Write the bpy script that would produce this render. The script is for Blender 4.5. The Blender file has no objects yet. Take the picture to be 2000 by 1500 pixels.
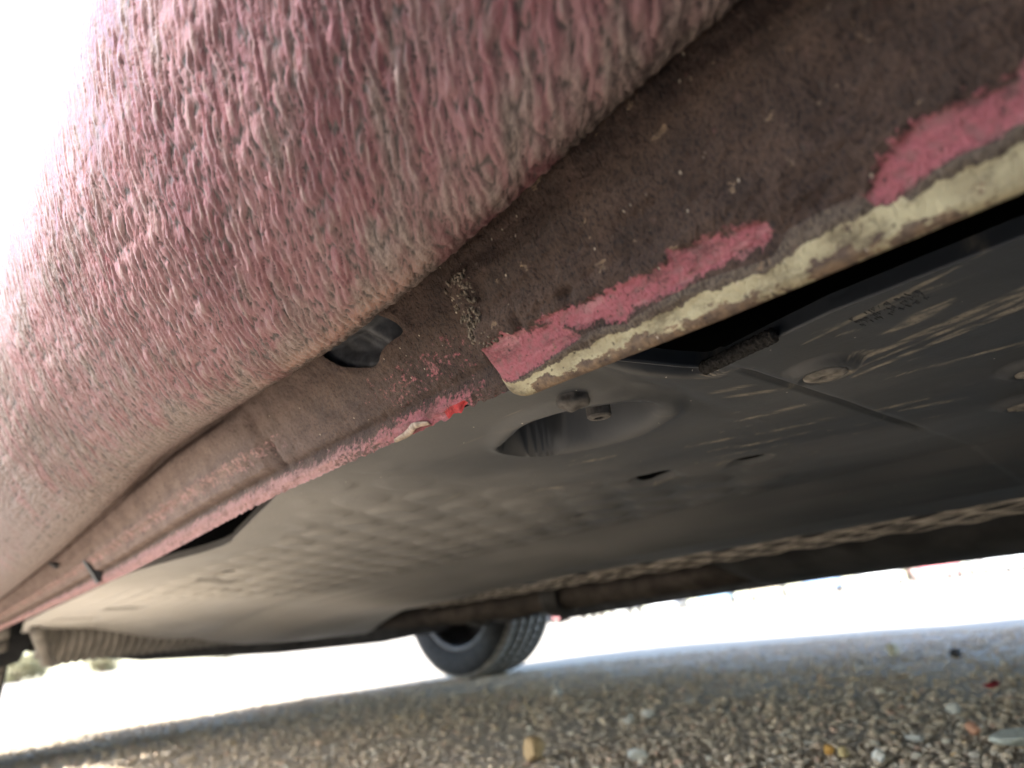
import bpy, bmesh, math, random
import numpy as np
from mathutils import Matrix, Vector

random.seed(7)
RNG = np.random.default_rng(11)
SC = bpy.context.scene
COL = SC.collection

# ------------------------------------------------------------------ camera
# world axes: x runs across the car (away from the camera), y along the car, z up
CAM_H = 0.156
cam_data = bpy.data.cameras.new('camera')
cam_data.sensor_width = 8.0
cam_data.lens = 5.6
cam_data.clip_start = 0.01
cam_data.clip_end = 3000
cam_data.dof.use_dof = True
cam_data.dof.focus_distance = 0.31
cam_data.dof.aperture_fstop = 1.75
cam = bpy.data.objects.new('camera', cam_data)
COL.objects.link(cam)
right = Vector((0.73695, -0.66727, -0.10797))
upv = Vector((-0.13833, -0.30523, 0.94218))
fwd = Vector((0.66164, 0.67940, 0.31724))
cam.matrix_world = Matrix(((right.x, upv.x, -fwd.x, 0), (right.y, upv.y, -fwd.y, 0),
                           (right.z, upv.z, -fwd.z, CAM_H), (0, 0, 0, 1)))
SC.camera = cam

# ------------------------------------------------------------------ light
SUN_DIR = Vector((-1.20, 0.13, 1.0)).normalized()     # towards the sun
world = bpy.data.worlds.new('World')
SC.world = world
world.use_nodes = True
wn = world.node_tree
sky = wn.nodes.new('ShaderNodeTexSky')
sky.sky_type = 'NISHITA'
sky.sun_disc = False
sky.sun_elevation = math.asin(SUN_DIR.z)
sky.sun_rotation = math.atan2(SUN_DIR.x, SUN_DIR.y)
wn.links.new(sky.outputs[0], wn.nodes['Background'].inputs[0])
wn.nodes['Background'].inputs[1].default_value = 0.15
sun_data = bpy.data.lights.new('sun', 'SUN')
sun_data.energy = 3.1
sun_data.angle = math.radians(0.55)
sun_data.color = (1.0, 0.97, 0.92)
sun = bpy.data.objects.new('sun', sun_data)
COL.objects.link(sun)
sun.rotation_euler = (-SUN_DIR).to_track_quat('-Z', 'Y').to_euler()
sun.location = (0, 0, 30)

SC.view_settings.view_transform = 'Standard'
SC.view_settings.look = 'None'
SC.view_settings.gamma = 1.0
SC.view_settings.use_curve_mapping = False
SC.view_settings.exposure = 2.8
SC.cycles.use_denoising = True
SC.cycles.max_bounces = 6
SC.cycles.diffuse_bounces = 4

# ------------------------------------------------------------------ helpers
def perlin(x, y, seed=0):
    r = np.random.default_rng(seed)
    perm = r.permutation(256)
    ang = r.random(256) * 2 * np.pi
    gx, gy = np.cos(ang), np.sin(ang)
    xi = np.floor(x).astype(int); yi = np.floor(y).astype(int)
    xf = x - xi; yf = y - yi
    u = xf * xf * xf * (xf * (xf * 6 - 15) + 10); v = yf * yf * yf * (yf * (yf * 6 - 15) + 10)
    def g(ix, iy, dx, dy):
        k = perm[(perm[ix & 255] + iy) & 255]
        return gx[k] * dx + gy[k] * dy
    a = g(xi, yi, xf, yf); b = g(xi + 1, yi, xf - 1, yf)
    c = g(xi, yi + 1, xf, yf - 1); d = g(xi + 1, yi + 1, xf - 1, yf - 1)
    return (a * (1 - u) + b * u) * (1 - v) + (c * (1 - u) + d * u) * v

def fbm(x, y, octv=4, seed=0, gain=0.5):
    t = 0; a = 1
    for k in range(octv):
        t = t + a * perlin(x, y, seed + k); x = x * 2.03; y = y * 2.03; a *= gain
    return t

def sstep(a, b, x):
    t = np.clip((x - a) / (b - a), 0, 1)
    return t * t * (3 - 2 * t)

def link(o, parent=None):
    COL.objects.link(o)
    if parent is not None:
        o.parent = parent
        o.matrix_parent_inverse = Matrix.Translation(parent.location).inverted() if parent.parent is None else Matrix()
    return o

def np_mesh(name, V, F, mat, parent=None, smooth=True, uv=None, attrs=None, cols=None):
    """V (n,3), F (m,k) with k equal for all faces"""
    V = np.asarray(V, np.float32); F = np.asarray(F, np.int32)
    me = bpy.data.meshes.new(name)
    k = F.shape[1]
    me.vertices.add(len(V)); me.vertices.foreach_set('co', V.ravel())
    me.loops.add(F.size); me.loops.foreach_set('vertex_index', F.ravel())
    me.polygons.add(len(F)); me.polygons.foreach_set('loop_start', np.arange(0, F.size, k, dtype=np.int32))
    if smooth:
        me.polygons.foreach_set('use_smooth', np.ones(len(F), bool))
    if uv is not None:
        l = me.uv_layers.new(name='uv')
        l.data.foreach_set('uv', np.asarray(uv, np.float32)[F.ravel()].ravel())
    for n, a in (attrs or {}).items():
        at = me.attributes.new(n, 'FLOAT', 'POINT'); at.data.foreach_set('value', np.asarray(a, np.float32).ravel())
    if cols is not None:
        at = me.attributes.new('col', 'FLOAT_COLOR', 'POINT')
        c4 = np.ones((len(V), 4), np.float32); c4[:, :3] = cols
        at.data.foreach_set('color', c4.ravel())
    me.update(calc_edges=True); me.validate()
    me.materials.append(mat)
    o = bpy.data.objects.new(name, me)
    return link(o, parent)

def grid_faces(n, m, keep=None):
    i = np.arange(n - 1)[:, None] * m + np.arange(m - 1)[None, :]
    F = np.stack([i, i + 1, i + m + 1, i + m], -1).reshape(-1, 4)
    return F if keep is None else F[keep.ravel()]

def bm_obj(name, bm, mat, parent=None, smooth=False):
    me = bpy.data.meshes.new(name)
    bmesh.ops.recalc_face_normals(bm, faces=bm.faces)
    bm.to_mesh(me); bm.free()
    if smooth:
        for p in me.polygons: p.use_smooth = True
    me.materials.append(mat)
    o = bpy.data.objects.new(name, me)
    return link(o, parent)

def add_box(bm, c, s, rot=None, bevel=0.0):
    r = bmesh.ops.create_cube(bm, size=1)
    vs = r['verts']
    for v in vs: v.co = Vector((v.co.x * s[0], v.co.y * s[1], v.co.z * s[2]))
    if bevel:
        es = list({e for v in vs for e in v.link_edges})
        b = bmesh.ops.bevel(bm, geom=es, offset=bevel, segments=2, affect='EDGES')
        vs = list({v for f in b['faces'] for v in f.verts} | {v for v in vs if v.is_valid})
    for v in vs:
        p = v.co
        if rot is not None: p = rot @ p
        v.co = p + Vector(c)
    return vs

def tube(name, pts, rad, mat, parent=None, n=16, smooth=True, caps=True):
    pts = [np.array(p, float) for p in pts]
    rad = [rad] * len(pts) if np.isscalar(rad) else rad
    V = []
    for i, p in enumerate(pts):
        d = pts[min(i + 1, len(pts) - 1)] - pts[max(i - 1, 0)]; d /= np.linalg.norm(d)
        a = np.cross(d, [0, 0, 1.0]); a = a if np.linalg.norm(a) > 1e-3 else np.array([1.0, 0, 0]); a /= np.linalg.norm(a)
        b = np.cross(d, a)
        for k in range(n):
            t = 2 * np.pi * k / n; V.append(p + rad[i] * (math.cos(t) * a + math.sin(t) * b))
    F = []
    for i in range(len(pts) - 1):
        for k in range(n):
            F.append((i * n + k, i * n + (k + 1) % n, (i + 1) * n + (k + 1) % n, (i + 1) * n + k))
    bm = bmesh.new(); vs = [bm.verts.new(v) for v in V]
    for f in F: bm.faces.new([vs[j] for j in f])
    if caps:
        bm.faces.new(vs[:n]); bm.faces.new(vs[-n:])
    return bm_obj(name, bm, mat, parent, smooth)

def lathe(name, prof, mat, parent=None, n=64, smooth=True):
    """prof: list of (x, r); axis = local x"""
    prof = np.array(prof); m = len(prof)
    t = np.linspace(0, 2 * np.pi, n, endpoint=False)
    V = np.stack([np.repeat(prof[None, :, 0], n, 0), np.cos(t)[:, None] * prof[None, :, 1], np.sin(t)[:, None] * prof[None, :, 1]], -1).reshape(-1, 3)
    F = []
    i = np.arange(n)
    for j in range(m - 1):
        F.append(np.stack([i * m + j, i * m + j + 1, ((i + 1) % n) * m + j + 1, ((i + 1) % n) * m + j], -1))
    return np_mesh(name, V, np.concatenate(F), mat, parent, smooth)

def tag(o, label=None, cat=None, group=None, kind=None):
    if label: o['label'] = label
    if cat: o['category'] = cat
    if group: o['group'] = group
    if kind: o['kind'] = kind
    return o

def empty(name, loc):
    o = bpy.data.objects.new(name, None); o.location = loc; o.empty_display_size = 0.1
    COL.objects.link(o); return o

# ------------------------------------------------------------------ materials
class NT:
    def __init__(s, name, rough=0.8, spec=0.3):
        s.m = bpy.data.materials.new(name); s.m.use_nodes = True
        s.t = s.m.node_tree; s.b = s.t.nodes['Principled BSDF']
        s.b.inputs['Roughness'].default_value = rough
        s.b.inputs['Specular IOR Level'].default_value = spec
    def n(s, typ, **k):
        nd = s.t.nodes.new(typ)
        for a, v in k.items(): setattr(nd, a, v)
        return nd
    def l(s, a, b): s.t.links.new(a, b)
    def val(s, sock, v):
        if hasattr(v, 'is_linked') or isinstance(v, bpy.types.NodeSocket): s.l(v, sock)
        else: sock.default_value = v
    def uv(s): return s.n('ShaderNodeUVMap', uv_map='uv').outputs[0]
    def obj(s): return s.n('ShaderNodeTexCoord').outputs['Object']
    def attr(s, name): return s.n('ShaderNodeAttribute', attribute_name=name).outputs['Fac']
    def acol(s, name): return s.n('ShaderNodeAttribute', attribute_name=name).outputs['Color']
    def map(s, vec, scale=(1, 1, 1), rot=(0, 0, 0)):
        m = s.n('ShaderNodeMapping'); s.l(vec, m.inputs[0]); m.inputs['Scale'].default_value = scale; m.inputs['Rotation'].default_value = rot
        return m.outputs[0]
    def noise(s, vec, scale=5, detail=4, rough=0.55, dist=0.0):
        k = s.n('ShaderNodeTexNoise'); s.l(vec, k.inputs['Vector'])
        k.inputs['Scale'].default_value = scale; k.inputs['Detail'].default_value = detail
        k.inputs['Roughness'].default_value = rough; k.inputs['Distortion'].default_value = dist
        return k.outputs[0]
    def vor(s, vec, scale=50, feature='F1', out='Distance'):
        k = s.n('ShaderNodeTexVoronoi', feature=feature); s.l(vec, k.inputs['Vector']); k.inputs['Scale'].default_value = scale
        return k.outputs[out]
    def ramp(s, f, a, b, lo=0.0, hi=1.0):
        r = s.n('ShaderNodeMapRange', interpolation_type='SMOOTHSTEP'); s.l(f, r.inputs[0])
        r.inputs[1].default_value = a; r.inputs[2].default_value = b; r.inputs[3].default_value = lo; r.inputs[4].default_value = hi
        return r.outputs[0]
    def math(s, op, a, b=0.0):
        k = s.n('ShaderNodeMath', operation=op); s.val(k.inputs[0], a); s.val(k.inputs[1], b); return k.outputs[0]
    def mix(s, f, a, b):
        k = s.n('ShaderNodeMix', data_type='RGBA'); s.val(k.inputs[0], f)
        for i, c in ((6, a), (7, b)):
            if isinstance(c, tuple): k.inputs[i].default_value = (*c, 1)
            else: s.l(c, k.inputs[i])
        return k.outputs[2]
    def bump(s, h, strength=0.5, dist=0.001, normal=None):
        k = s.n('ShaderNodeBump'); s.l(h, k.inputs['Height']); k.inputs['Strength'].default_value = strength; k.inputs['Distance'].default_value = dist
        if normal is not None: s.l(normal, k.inputs['Normal'])
        return k.outputs[0]
    def out(s, col, normal=None, rough=None):
        s.val(s.b.inputs['Base Color'], (*col, 1) if isinstance(col, tuple) else col)
        if normal is not None: s.l(normal, s.b.inputs['Normal'])
        if rough is not None: s.val(s.b.inputs['Roughness'], rough)
        return s.m

def plain(name, col, rough=0.6, spec=0.3, metal=0.0, nscale=30, var=0.25, bump=0.0):
    k = NT(name, rough, spec); k.b.inputs['Metallic'].default_value = metal
    f = k.noise(k.obj(), nscale, 5)
    c = k.mix(k.ramp(f, 0.3, 0.7), tuple(x * (1 - var) for x in col), tuple(min(1, x * (1 + var)) for x in col))
    return k.out(c, k.bump(f, bump, 0.002) if bump else None)

def mat_sill():
    k = NT('dirty_pink_paint', 0.5, 0.4)
    uv = k.uv(); hg = k.attr('hgt'); cl = k.attr('clean'); du = k.attr('dusty'); rv = k.attr('redv'); og = k.attr('crust'); be = k.attr('caked')
    fine = k.noise(uv, 700, 4, 0.6)
    red = k.mix(rv, (0.180, 0.082, 0.088), (0.135, 0.040, 0.048))
    dust = k.mix(k.ramp(fine, 0.3, 0.7), (0.165, 0.122, 0.108), (0.100, 0.069, 0.062))
    c = k.mix(k.ramp(k.math('ADD', du, k.math('MULTIPLY', fine, 0.3)), 0.40, 1.05), red, dust)
    c = k.mix(k.math('MULTIPLY', og, k.ramp(fine, 0.35, 0.6)), c, (0.30, 0.15, 0.105))
    c = k.mix(k.ramp(k.math('ADD', be, k.math('MULTIPLY', k.math('SUBTRACT', fine, 0.5), 0.8)), 0.35, 0.75), c, k.mix(k.ramp(fine, 0.3, 0.7), (0.105, 0.078, 0.066), (0.05, 0.037, 0.032)))
    c = k.mix(k.math('MULTIPLY', k.attr('stain'), 0.75), c, (0.105, 0.030, 0.038))
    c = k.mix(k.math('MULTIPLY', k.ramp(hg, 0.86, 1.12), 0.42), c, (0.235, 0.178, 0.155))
    c = k.mix(k.math('MULTIPLY', k.ramp(hg, 0.62, 0.22), 0.92), c, (0.030, 0.020, 0.019))  # creases: dirt, darkened further to paint in the shade of the relief
    c = k.mix(k.math('MULTIPLY', k.ramp(cl, 0.9, 1.0), 0.8), c, (0.24, 0.07, 0.077))
    speck = k.ramp(k.noise(uv, 260, 2, 0.4), 0.69, 0.74)
    c = k.mix(k.math('MULTIPLY', speck, 0.7), c, (0.04, 0.034, 0.032))
    k.b.inputs['Coat Roughness'].default_value = 0.14
    k.l(k.math('ADD', k.math('MULTIPLY', cl, 0.97), 0.03), k.b.inputs['Coat Weight'])
    return k.out(c, k.bump(fine, 0.5, 0.0011), k.ramp(fine, 0.2, 0.8, 0.40, 0.68))

def mat_flange(jack):
    k = NT('crusted_flange_jack' if jack else 'crusted_flange_sill', 0.85, 0.2)
    uv = k.uv(); pk = k.attr('pink'); cr = k.attr('cream'); lf = k.attr('left'); rd = k.attr('red')
    n1 = k.noise(uv, 60, 5); n2 = k.noise(k.map(uv, (1, 0.6, 1)), 1000, 4, 0.65); n3 = k.noise(uv, 240, 4)
    nw = k.math('ADD', k.math('MULTIPLY', k.noise(uv, 420, 4, 0.65), 0.6), k.math('MULTIPLY', k.noise(uv, 110, 3, 0.6), 0.4))
    brown = k.mix(k.ramp(n1, 0.3, 0.7), (0.066, 0.041, 0.030), (0.034, 0.0215, 0.0165))
    brown = k.mix(k.ramp(n2, 0.42, 0.72), brown, (0.012, 0.009, 0.009))
    brown = k.mix(k.math('MULTIPLY', k.ramp(n3, 0.55, 0.75), 0.5), brown, (0.085, 0.050, 0.040))
    dusty = k.mix(k.ramp(n1, 0.3, 0.7), (0.215, 0.158, 0.135), (0.155, 0.110, 0.094))
    dusty = k.mix(k.math('MULTIPLY', k.ramp(n2, 0.45, 0.75), 0.7), dusty, (0.075, 0.055, 0.048))
    base = k.mix(lf, brown, dusty)  # paler to the left: dust, plus brighter light painted into the colour
    pinkc = k.mix(k.ramp(n2, 0.35, 0.75), (0.27, 0.085, 0.096), (0.19, 0.056, 0.064))
    pinkc = k.mix(k.math('MULTIPLY', k.ramp(n3, 0.46, 0.66), 0.55), pinkc, (0.15, 0.085, 0.078))
    pinkc = k.mix(k.math('MULTIPLY', k.ramp(lf, 0.0, 0.45), 0.85), pinkc, k.mix(k.ramp(n3, 0.3, 0.7), (0.34, 0.215, 0.195), (0.27, 0.155, 0.142)))
    pinkc = k.mix(k.math('MULTIPLY', k.ramp(k.noise(k.map(uv, (40, 130, 1)), 1.0, 5, 0.7), 0.52, 0.68), 0.5), pinkc, (0.34, 0.17, 0.165))
    pf = k.math('ADD', pk, k.math('MULTIPLY', k.math('SUBTRACT', nw, 0.5), 2.7))
    c = k.mix(k.ramp(pf, 0.34, 0.66), base, pinkc)
    c = k.mix(k.ramp(k.math('ADD', rd, k.math('MULTIPLY', k.math('SUBTRACT', n2, 0.5), 0.8)), 0.4, 0.6), c, k.mix(k.ramp(n3, 0.3, 0.7), (0.40, 0.04, 0.04), (0.24, 0.03, 0.028)))
    if jack:
        grey = k.mix(k.ramp(n2, 0.4, 0.7), (0.105, 0.080, 0.060), (0.033, 0.025, 0.020))
        g = k.math('ADD', k.attr('grey'), k.math('MULTIPLY', k.math('SUBTRACT', nw, 0.5), 0.5))
        c = k.mix(k.ramp(g, 0.45, 0.55), c, grey)
        crn = k.math('ADD', cr, k.math('MULTIPLY', k.math('SUBTRACT', k.noise(uv, 150, 6, 0.7), 0.5), 2.2))
        cream = k.mix(k.ramp(k.noise(uv, 60, 3), 0.35, 0.7), (0.36, 0.315, 0.195), (0.23, 0.19, 0.115))
        c = k.mix(k.ramp(crn, 0.46, 0.54), c, cream)
        rb = k.math('ADD', k.attr('rust'), k.math('MULTIPLY', k.math('SUBTRACT', k.noise(k.map(uv, (90, 150, 1)), 1.0, 6, 0.72), 0.5), 2.8))
        rust = k.mix(k.ramp(n3, 0.35, 0.65), (0.17, 0.115, 0.072), (0.085, 0.06, 0.045))
        c = k.mix(k.ramp(rb, 0.5, 0.56), c, rust)
        dots = k.ramp(k.noise(uv, 420, 2, 0.4), 0.69, 0.73)
        c = k.mix(k.math('MULTIPLY', dots, 0.8), c, (0.06, 0.045, 0.035))
    grime = k.math('MULTIPLY', k.ramp(k.noise(k.map(uv, (1, 2.2, 1)), 48, 6, 0.75), 0.47, 0.66), 0.62)
    c = k.mix(grime, c, k.mix(lf, brown, k.mix(0.5, dusty, brown)))
    pits = k.ramp(k.noise(uv, 330, 2, 0.4), 0.68, 0.74)
    c = k.mix(k.math('MULTIPLY', pits, 0.75), c, (0.03, 0.022, 0.02))
    sand = k.math('MULTIPLY', k.ramp(k.vor(k.map(uv, (1, 0.7, 1)), 300), 0.15, 0.06), k.ramp(k.vor(k.map(uv, (1, 0.7, 1)), 300, out='Color'), 0.70, 0.76))
    c = k.mix(k.math('MULTIPLY', sand, 0.75), c, (0.42, 0.35, 0.27))
    hb = k.math('ADD', k.math('MULTIPLY', n2, 1.1), k.math('ADD', k.math('MULTIPLY', n3, 1.2), k.math('MULTIPLY', sand, 0.5)))
    return k.out(c, k.bump(hb, 0.9, 0.0011))

def mat_tray():
    k = NT('dusty_black_plastic', 0.5, 0.4)
    uv = k.uv()                                   # (x, y) in metres
    dirt = k.noise(k.map(uv, (9, 3.2, 1)), 1.0, 5)
    st = k.noise(k.map(uv, (120, 9, 1)), 1.0, 4, 0.6)
    st2 = k.noise(k.map(uv, (46, 5, 1)), 1.0, 3, 0.5)
    fine = k.noise(uv, 500, 4)
    c = k.mix(k.ramp(dirt, 0.3, 0.7), (0.018, 0.0215, 0.026), (0.031, 0.034, 0.038))
    dust_light = k.attr('dust')
    c = k.mix(dust_light, c, k.mix(k.ramp(fine, 0.3, 0.7), (0.60, 0.575, 0.53), (0.48, 0.455, 0.415)))  # pale coat: dust, lifted to paint in the bright light at the front
    s = k.math('MULTIPLY', k.ramp(st, 0.62, 0.72), k.ramp(st2, 0.52, 0.64))
    c = k.mix(k.math('MULTIPLY', s, 0.55), c, (0.27, 0.235, 0.185))
    c = k.mix(k.math('MULTIPLY', k.attr('streak'), k.ramp(k.noise(uv, 600, 3), 0.25, 0.5)), c, (0.33, 0.285, 0.21))
    sp = k.math('MULTIPLY', k.ramp(k.vor(uv, 120), 0.06, 0.03), k.ramp(k.vor(uv, 120, out='Color'), 0.55, 0.6))
    c = k.mix(sp, c, (0.5, 0.46, 0.4))
    hb = k.math('ADD', k.math('MULTIPLY', fine, 0.4), k.math('MULTIPLY', st, 0.5))
    return k.out(c, k.bump(hb, 0.25, 0.0008), k.ramp(dirt, 0.3, 0.7, 0.42, 0.62))

def mat_ground():
    k = NT('gravel_sheet', 0.95, 0.1)
    o = k.obj()
    a = k.noise(o, 160, 5, 0.65); b = k.noise(o, 0.6, 4); v = k.vor(o, 130, out='Color')
    c = k.mix(k.ramp(a, 0.3, 0.7), (0.31, 0.25, 0.18), (0.58, 0.48, 0.36))
    c = k.mix(0.35, c, k.mix(v, (0.2, 0.175, 0.15), (0.56, 0.51, 0.44)))
    c = k.mix(k.math('MULTIPLY', k.ramp(b, 0.35, 0.7), 0.4), c, (0.42, 0.395, 0.36))
    hb = k.math('ADD', a, k.vor(o, 130))
    return k.out(c, k.bump(hb, 0.8, 0.006))

def mat_pebble():
    k = NT('pebble', 0.75, 0.3)
    c = k.acol('col'); f = k.noise(k.obj(), 700, 4)
    mul = k.n('ShaderNodeMix', data_type='RGBA', blend_type='MULTIPLY'); mul.inputs[0].default_value = 1
    k.l(c, mul.inputs[6]); k.l(k.mix(k.ramp(f, 0.25, 0.75), (0.62, 0.60, 0.58), (1.0, 1.0, 1.0)), mul.inputs[7])
    return k.out(mul.outputs[2], k.bump(f, 0.3, 0.001))

def mat_paint(name, col, rough=0.25):
    k = NT(name, rough, 0.5); k.b.inputs['Coat Weight'].default_value = 0.4
    f = k.noise(k.obj(), 6, 5)
    return k.out(k.mix(k.ramp(f, 0.3, 0.75), col, tuple(x * 0.7 + 0.06 for x in col)))

M = dict(
    sill=mat_sill(), jack=mat_flange(True), flange=mat_flange(False), tray=mat_tray(),
    ground=mat_ground(), pebble=mat_pebble(),
    body=mat_paint('faded_red_paint', (0.24, 0.065, 0.072), 0.35),
    black=plain('black_plastic', (0.022, 0.023, 0.025), 0.5, 0.35),
    plug=plain('black_rubber_plug', (0.062, 0.062, 0.064), 0.55, 0.35, nscale=200, var=0.4, bump=0.2),
    void=plain('underbody_dark', (0.007, 0.007, 0.0075), 0.9, 0.1),
    foam=plain('black_foam', (0.02, 0.019, 0.018), 0.95, 0.1, nscale=600, var=0.5, bump=0.9),
    bolt=plain('dirty_bolt_steel', (0.055, 0.051, 0.047), 0.7, 0.3, 0.1, 300, 0.4),
    rubber=plain('tyre_rubber', (0.018, 0.019, 0.021), 0.8, 0.25, nscale=60, var=0.4),
    tread=plain('dusty_lit_tread', (0.20, 0.185, 0.165), 0.9, 0.15, nscale=80, var=0.35, bump=0.3),  # dust, plus the light on the tread put into the colour
    rim=plain('dark_wheel_steel', (0.05, 0.05, 0.053), 0.5, 0.4, 0.3, 40, 0.4),
    shield=plain('dusty_expanded_metal', (0.36, 0.32, 0.27), 0.55, 0.5, 0.35, 60, 0.35),
    exhaust=plain('rusty_exhaust', (0.052, 0.043, 0.037), 0.7, 0.3, 0.3, 30, 0.45, 0.3),
    muffler=plain('dark_sooty_metal', (0.035, 0.034, 0.034), 0.6, 0.35, 0.2, 20, 0.4),
    beam=plain('painted_axle_steel', (0.10, 0.09, 0.082), 0.65, 0.3, 0.1, 25, 0.4),
    deflector=plain('dusty_grey_plastic', (0.20, 0.185, 0.165), 0.6, 0.3, nscale=40, var=0.25),
    fastener=plain('dusty_fastener', (0.12, 0.11, 0.094), 0.7, 0.2, nscale=200, var=0.4),
    flake=plain('peeled_primer', (0.25, 0.195, 0.15), 0.8, 0.2, nscale=300, var=0.4, bump=0.3),
    crust=plain('caked_dirt', (0.12, 0.096, 0.073), 0.95, 0.1, nscale=500, var=0.6, bump=0.6),
    glass=plain('dark_car_glass', (0.02, 0.025, 0.028), 0.08, 0.6),
    straw=plain('dry_straw', (0.50, 0.40, 0.25), 0.8, 0.2, nscale=100),
    bark=plain('tree_bark', (0.12, 0.09, 0.065), 0.9, 0.1, nscale=8),
    leaf=plain('tree_leaves', (0.24, 0.22, 0.13), 0.8, 0.2, nscale=1.5, var=0.5),
    lamp=plain('clear_headlight', (0.75, 0.77, 0.8), 0.15, 0.6),
    hub=plain('silver_hubcap', (0.6, 0.6, 0.6), 0.3, 0.5, 0.7, 20, 0.1),
    tail=plain('red_tail_lamp', (0.5, 0.02, 0.02), 0.2, 0.5),
)

# ------------------------------------------------------------------ ground
ge = np.array([-1200, -300, -80, -20, -6] + list(np.arange(-3, 6.01, 0.06)) + [9, 20, 80, 300, 1200])
GX, GY = np.meshgrid(ge, ge, indexing='ij')
GZ = 0.004 * fbm(GX * 3.1, GY * 3.1, 4, 5) * sstep(8, 5, np.hypot(GX, GY)) - 0.0026
np_mesh('ground', np.stack([GX, GY, GZ], -1).reshape(-1, 3), grid_faces(len(ge), len(ge)), M['ground'])['kind'] = 'structure'

# ------------------------------------------------------------------ the red car
car = tag(empty('hatchback_car', (0.96, 0.7, 0)), 'faded red hatchback seen from underneath, with dirt-crusted sill and black undertray', 'car')
CX = 0.96                                  # centre line of the car

def seam(y): return np.interp(y, [0, .06, .12, .2, .26, .36, .45, .52, .6, .8, 1.0, 1.6], [.147, .145, .137, .127, .124, .127, .130, .130, .122, .106, .096, .074])
def liph(y): return np.interp(y, [0, .1, .2, .4, .7, 1.3], [.0855, .0855, .088, .088, .079, .074])

# --- near sill: wrinkled pink underside
ys = np.concatenate([np.arange(-0.22, -0.02, 0.003), np.arange(-0.02, 0.62, 0.00105), np.arange(0.62, 1.62, 0.0035)])
SP = np.array([(.022, .62), (.020, .55), (.021, .50), (.025, .455), (.033, .415), (.044, .38), (.060, .35), (.082, .322),
               (.106, .301), (.127, .288), (.141, .2845), (.150, .2865), (.157, .2915), (.162, .299)])
sl = np.concatenate([[0], np.cumsum(np.hypot(*np.diff(SP, axis=0).T))])
tt = np.linspace(0, 1, 400)
def spl(v):                                 # smooth the profile
    w = np.interp(tt * sl[-1], sl, v)
    for _ in range(3): w = np.concatenate([w[:1], np.convolve(w, np.ones(15) / 15, 'same')[8:-8], w[-8:]]) if False else w
    pad = np.concatenate([2 * w[0] - w[20:0:-1], w, 2 * w[-1] - w[-2:-22:-1]])
    return np.convolve(pad, np.hanning(23) / np.hanning(23).sum(), 'same')[20:-20]
px, pz = spl(SP[:, 0]), spl(SP[:, 1])
ns = 300
sv = np.concatenate([np.linspace(0, 0.16, 25), np.linspace(0.16, sl[-1], ns - 24)[1:]])
bx = np.interp(sv, tt * sl[-1], px); bz = np.interp(sv, tt * sl[-1], pz)
Y, S_ = np.meshgrid(ys, sv, indexing='ij')
Xs = np.repeat(bx[None], len(ys), 0).copy(); Zs = np.repeat(bz[None], len(ys), 0).copy()
Zs += (seam(ys) - .1285)[:, None] * sstep(.52, .32, bz)[None]
# normals (outward: towards -x / -z)
tx = np.gradient(bx, sv); tz = np.gradient(bz, sv); nl = np.hypot(tx, tz)
nx, nz = tz / nl, -tx / nl
if nx[60] > 0: nx, nz = -nx, -nz
sh = Y - 0.75 * S_
wob = 0.0024 * perlin(Y * 75, S_ * 75, 3) + 0.0012 * perlin(Y * 210, S_ * 210, 4)
r1 = perlin((sh + wob) / 0.0034, S_ / 0.0115, 21)
r2 = perlin((sh + wob) / 0.0019, S_ / 0.0058, 22)
r3 = perlin((sh + 2 * wob) / 0.012, S_ / 0.036, 23)
r4 = perlin(Y / 0.0017, S_ / 0.0024, 24)
plate = np.minimum(np.abs(r1) * 2.6, 1.0) ** 0.6                 # rounded ridges, narrow creases
ridge = 0.95 * plate + 0.28 * np.minimum(np.abs(r2) * 2.4, 1) ** .6 + 0.45 * r3 + 0.10 * r4
on = (.10 + .90 * sstep(0.195, 0.30, S_)) * sstep(.03, .1, S_) * (1 - 0.55 * sstep(sl[-1] - .012, sl[-1], S_)) * (1 - .55 * sstep(.62, 1.2, Y))
amp = 0.0019 * (1 - .45 * sstep(.22, .5, Y)) * on * (0.8 + 0.6 * perlin(Y * 14, S_ * 14, 31))
Xs += nx[None] * amp * ridge; Zs += nz[None] * amp * ridge
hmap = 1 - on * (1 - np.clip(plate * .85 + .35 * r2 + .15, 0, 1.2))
big = fbm(sh * 16, S_ * 11, 4, 33); mid = fbm(sh * 150, S_ * 34, 4, 34)
edge = sstep(sl[-1] - .055, sl[-1] - .012, S_)
dusty = .33 + .38 * mid + .30 * big + .55 * edge + .40 * sstep(.25, .7, Y) + .10 * r3 + .5 * np.maximum(perlin(sh * 60, S_ * 45, 36), 0)
crust_ = np.exp(-((S_ - sl[-1] + .024) / .006) ** 2) * sstep(.16, .22, Y) * sstep(.36, .28, Y)
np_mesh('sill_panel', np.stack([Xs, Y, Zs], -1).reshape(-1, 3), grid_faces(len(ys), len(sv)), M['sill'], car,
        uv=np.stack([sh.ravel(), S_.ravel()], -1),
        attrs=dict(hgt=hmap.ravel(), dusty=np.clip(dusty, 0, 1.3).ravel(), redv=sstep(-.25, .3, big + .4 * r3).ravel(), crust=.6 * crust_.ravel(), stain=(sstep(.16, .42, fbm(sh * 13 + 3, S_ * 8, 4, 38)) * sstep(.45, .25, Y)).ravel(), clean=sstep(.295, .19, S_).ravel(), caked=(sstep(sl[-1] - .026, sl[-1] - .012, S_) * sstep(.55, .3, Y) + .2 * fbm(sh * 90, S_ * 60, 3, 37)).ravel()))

# --- flange below the seam, in surface coordinates (y, t)
FT = np.array([-0.12, 0, .25, .5, .75, 1.0]); FXv = np.array([.151, .156, .166, .175, .183, .190])
def flange_pt(y, t):
    zc = CAM_H + seam(y) + .018; zl = CAM_H + liph(y)
    return np.interp(t, FT, FXv), zc + (zl - zc) * t

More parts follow.
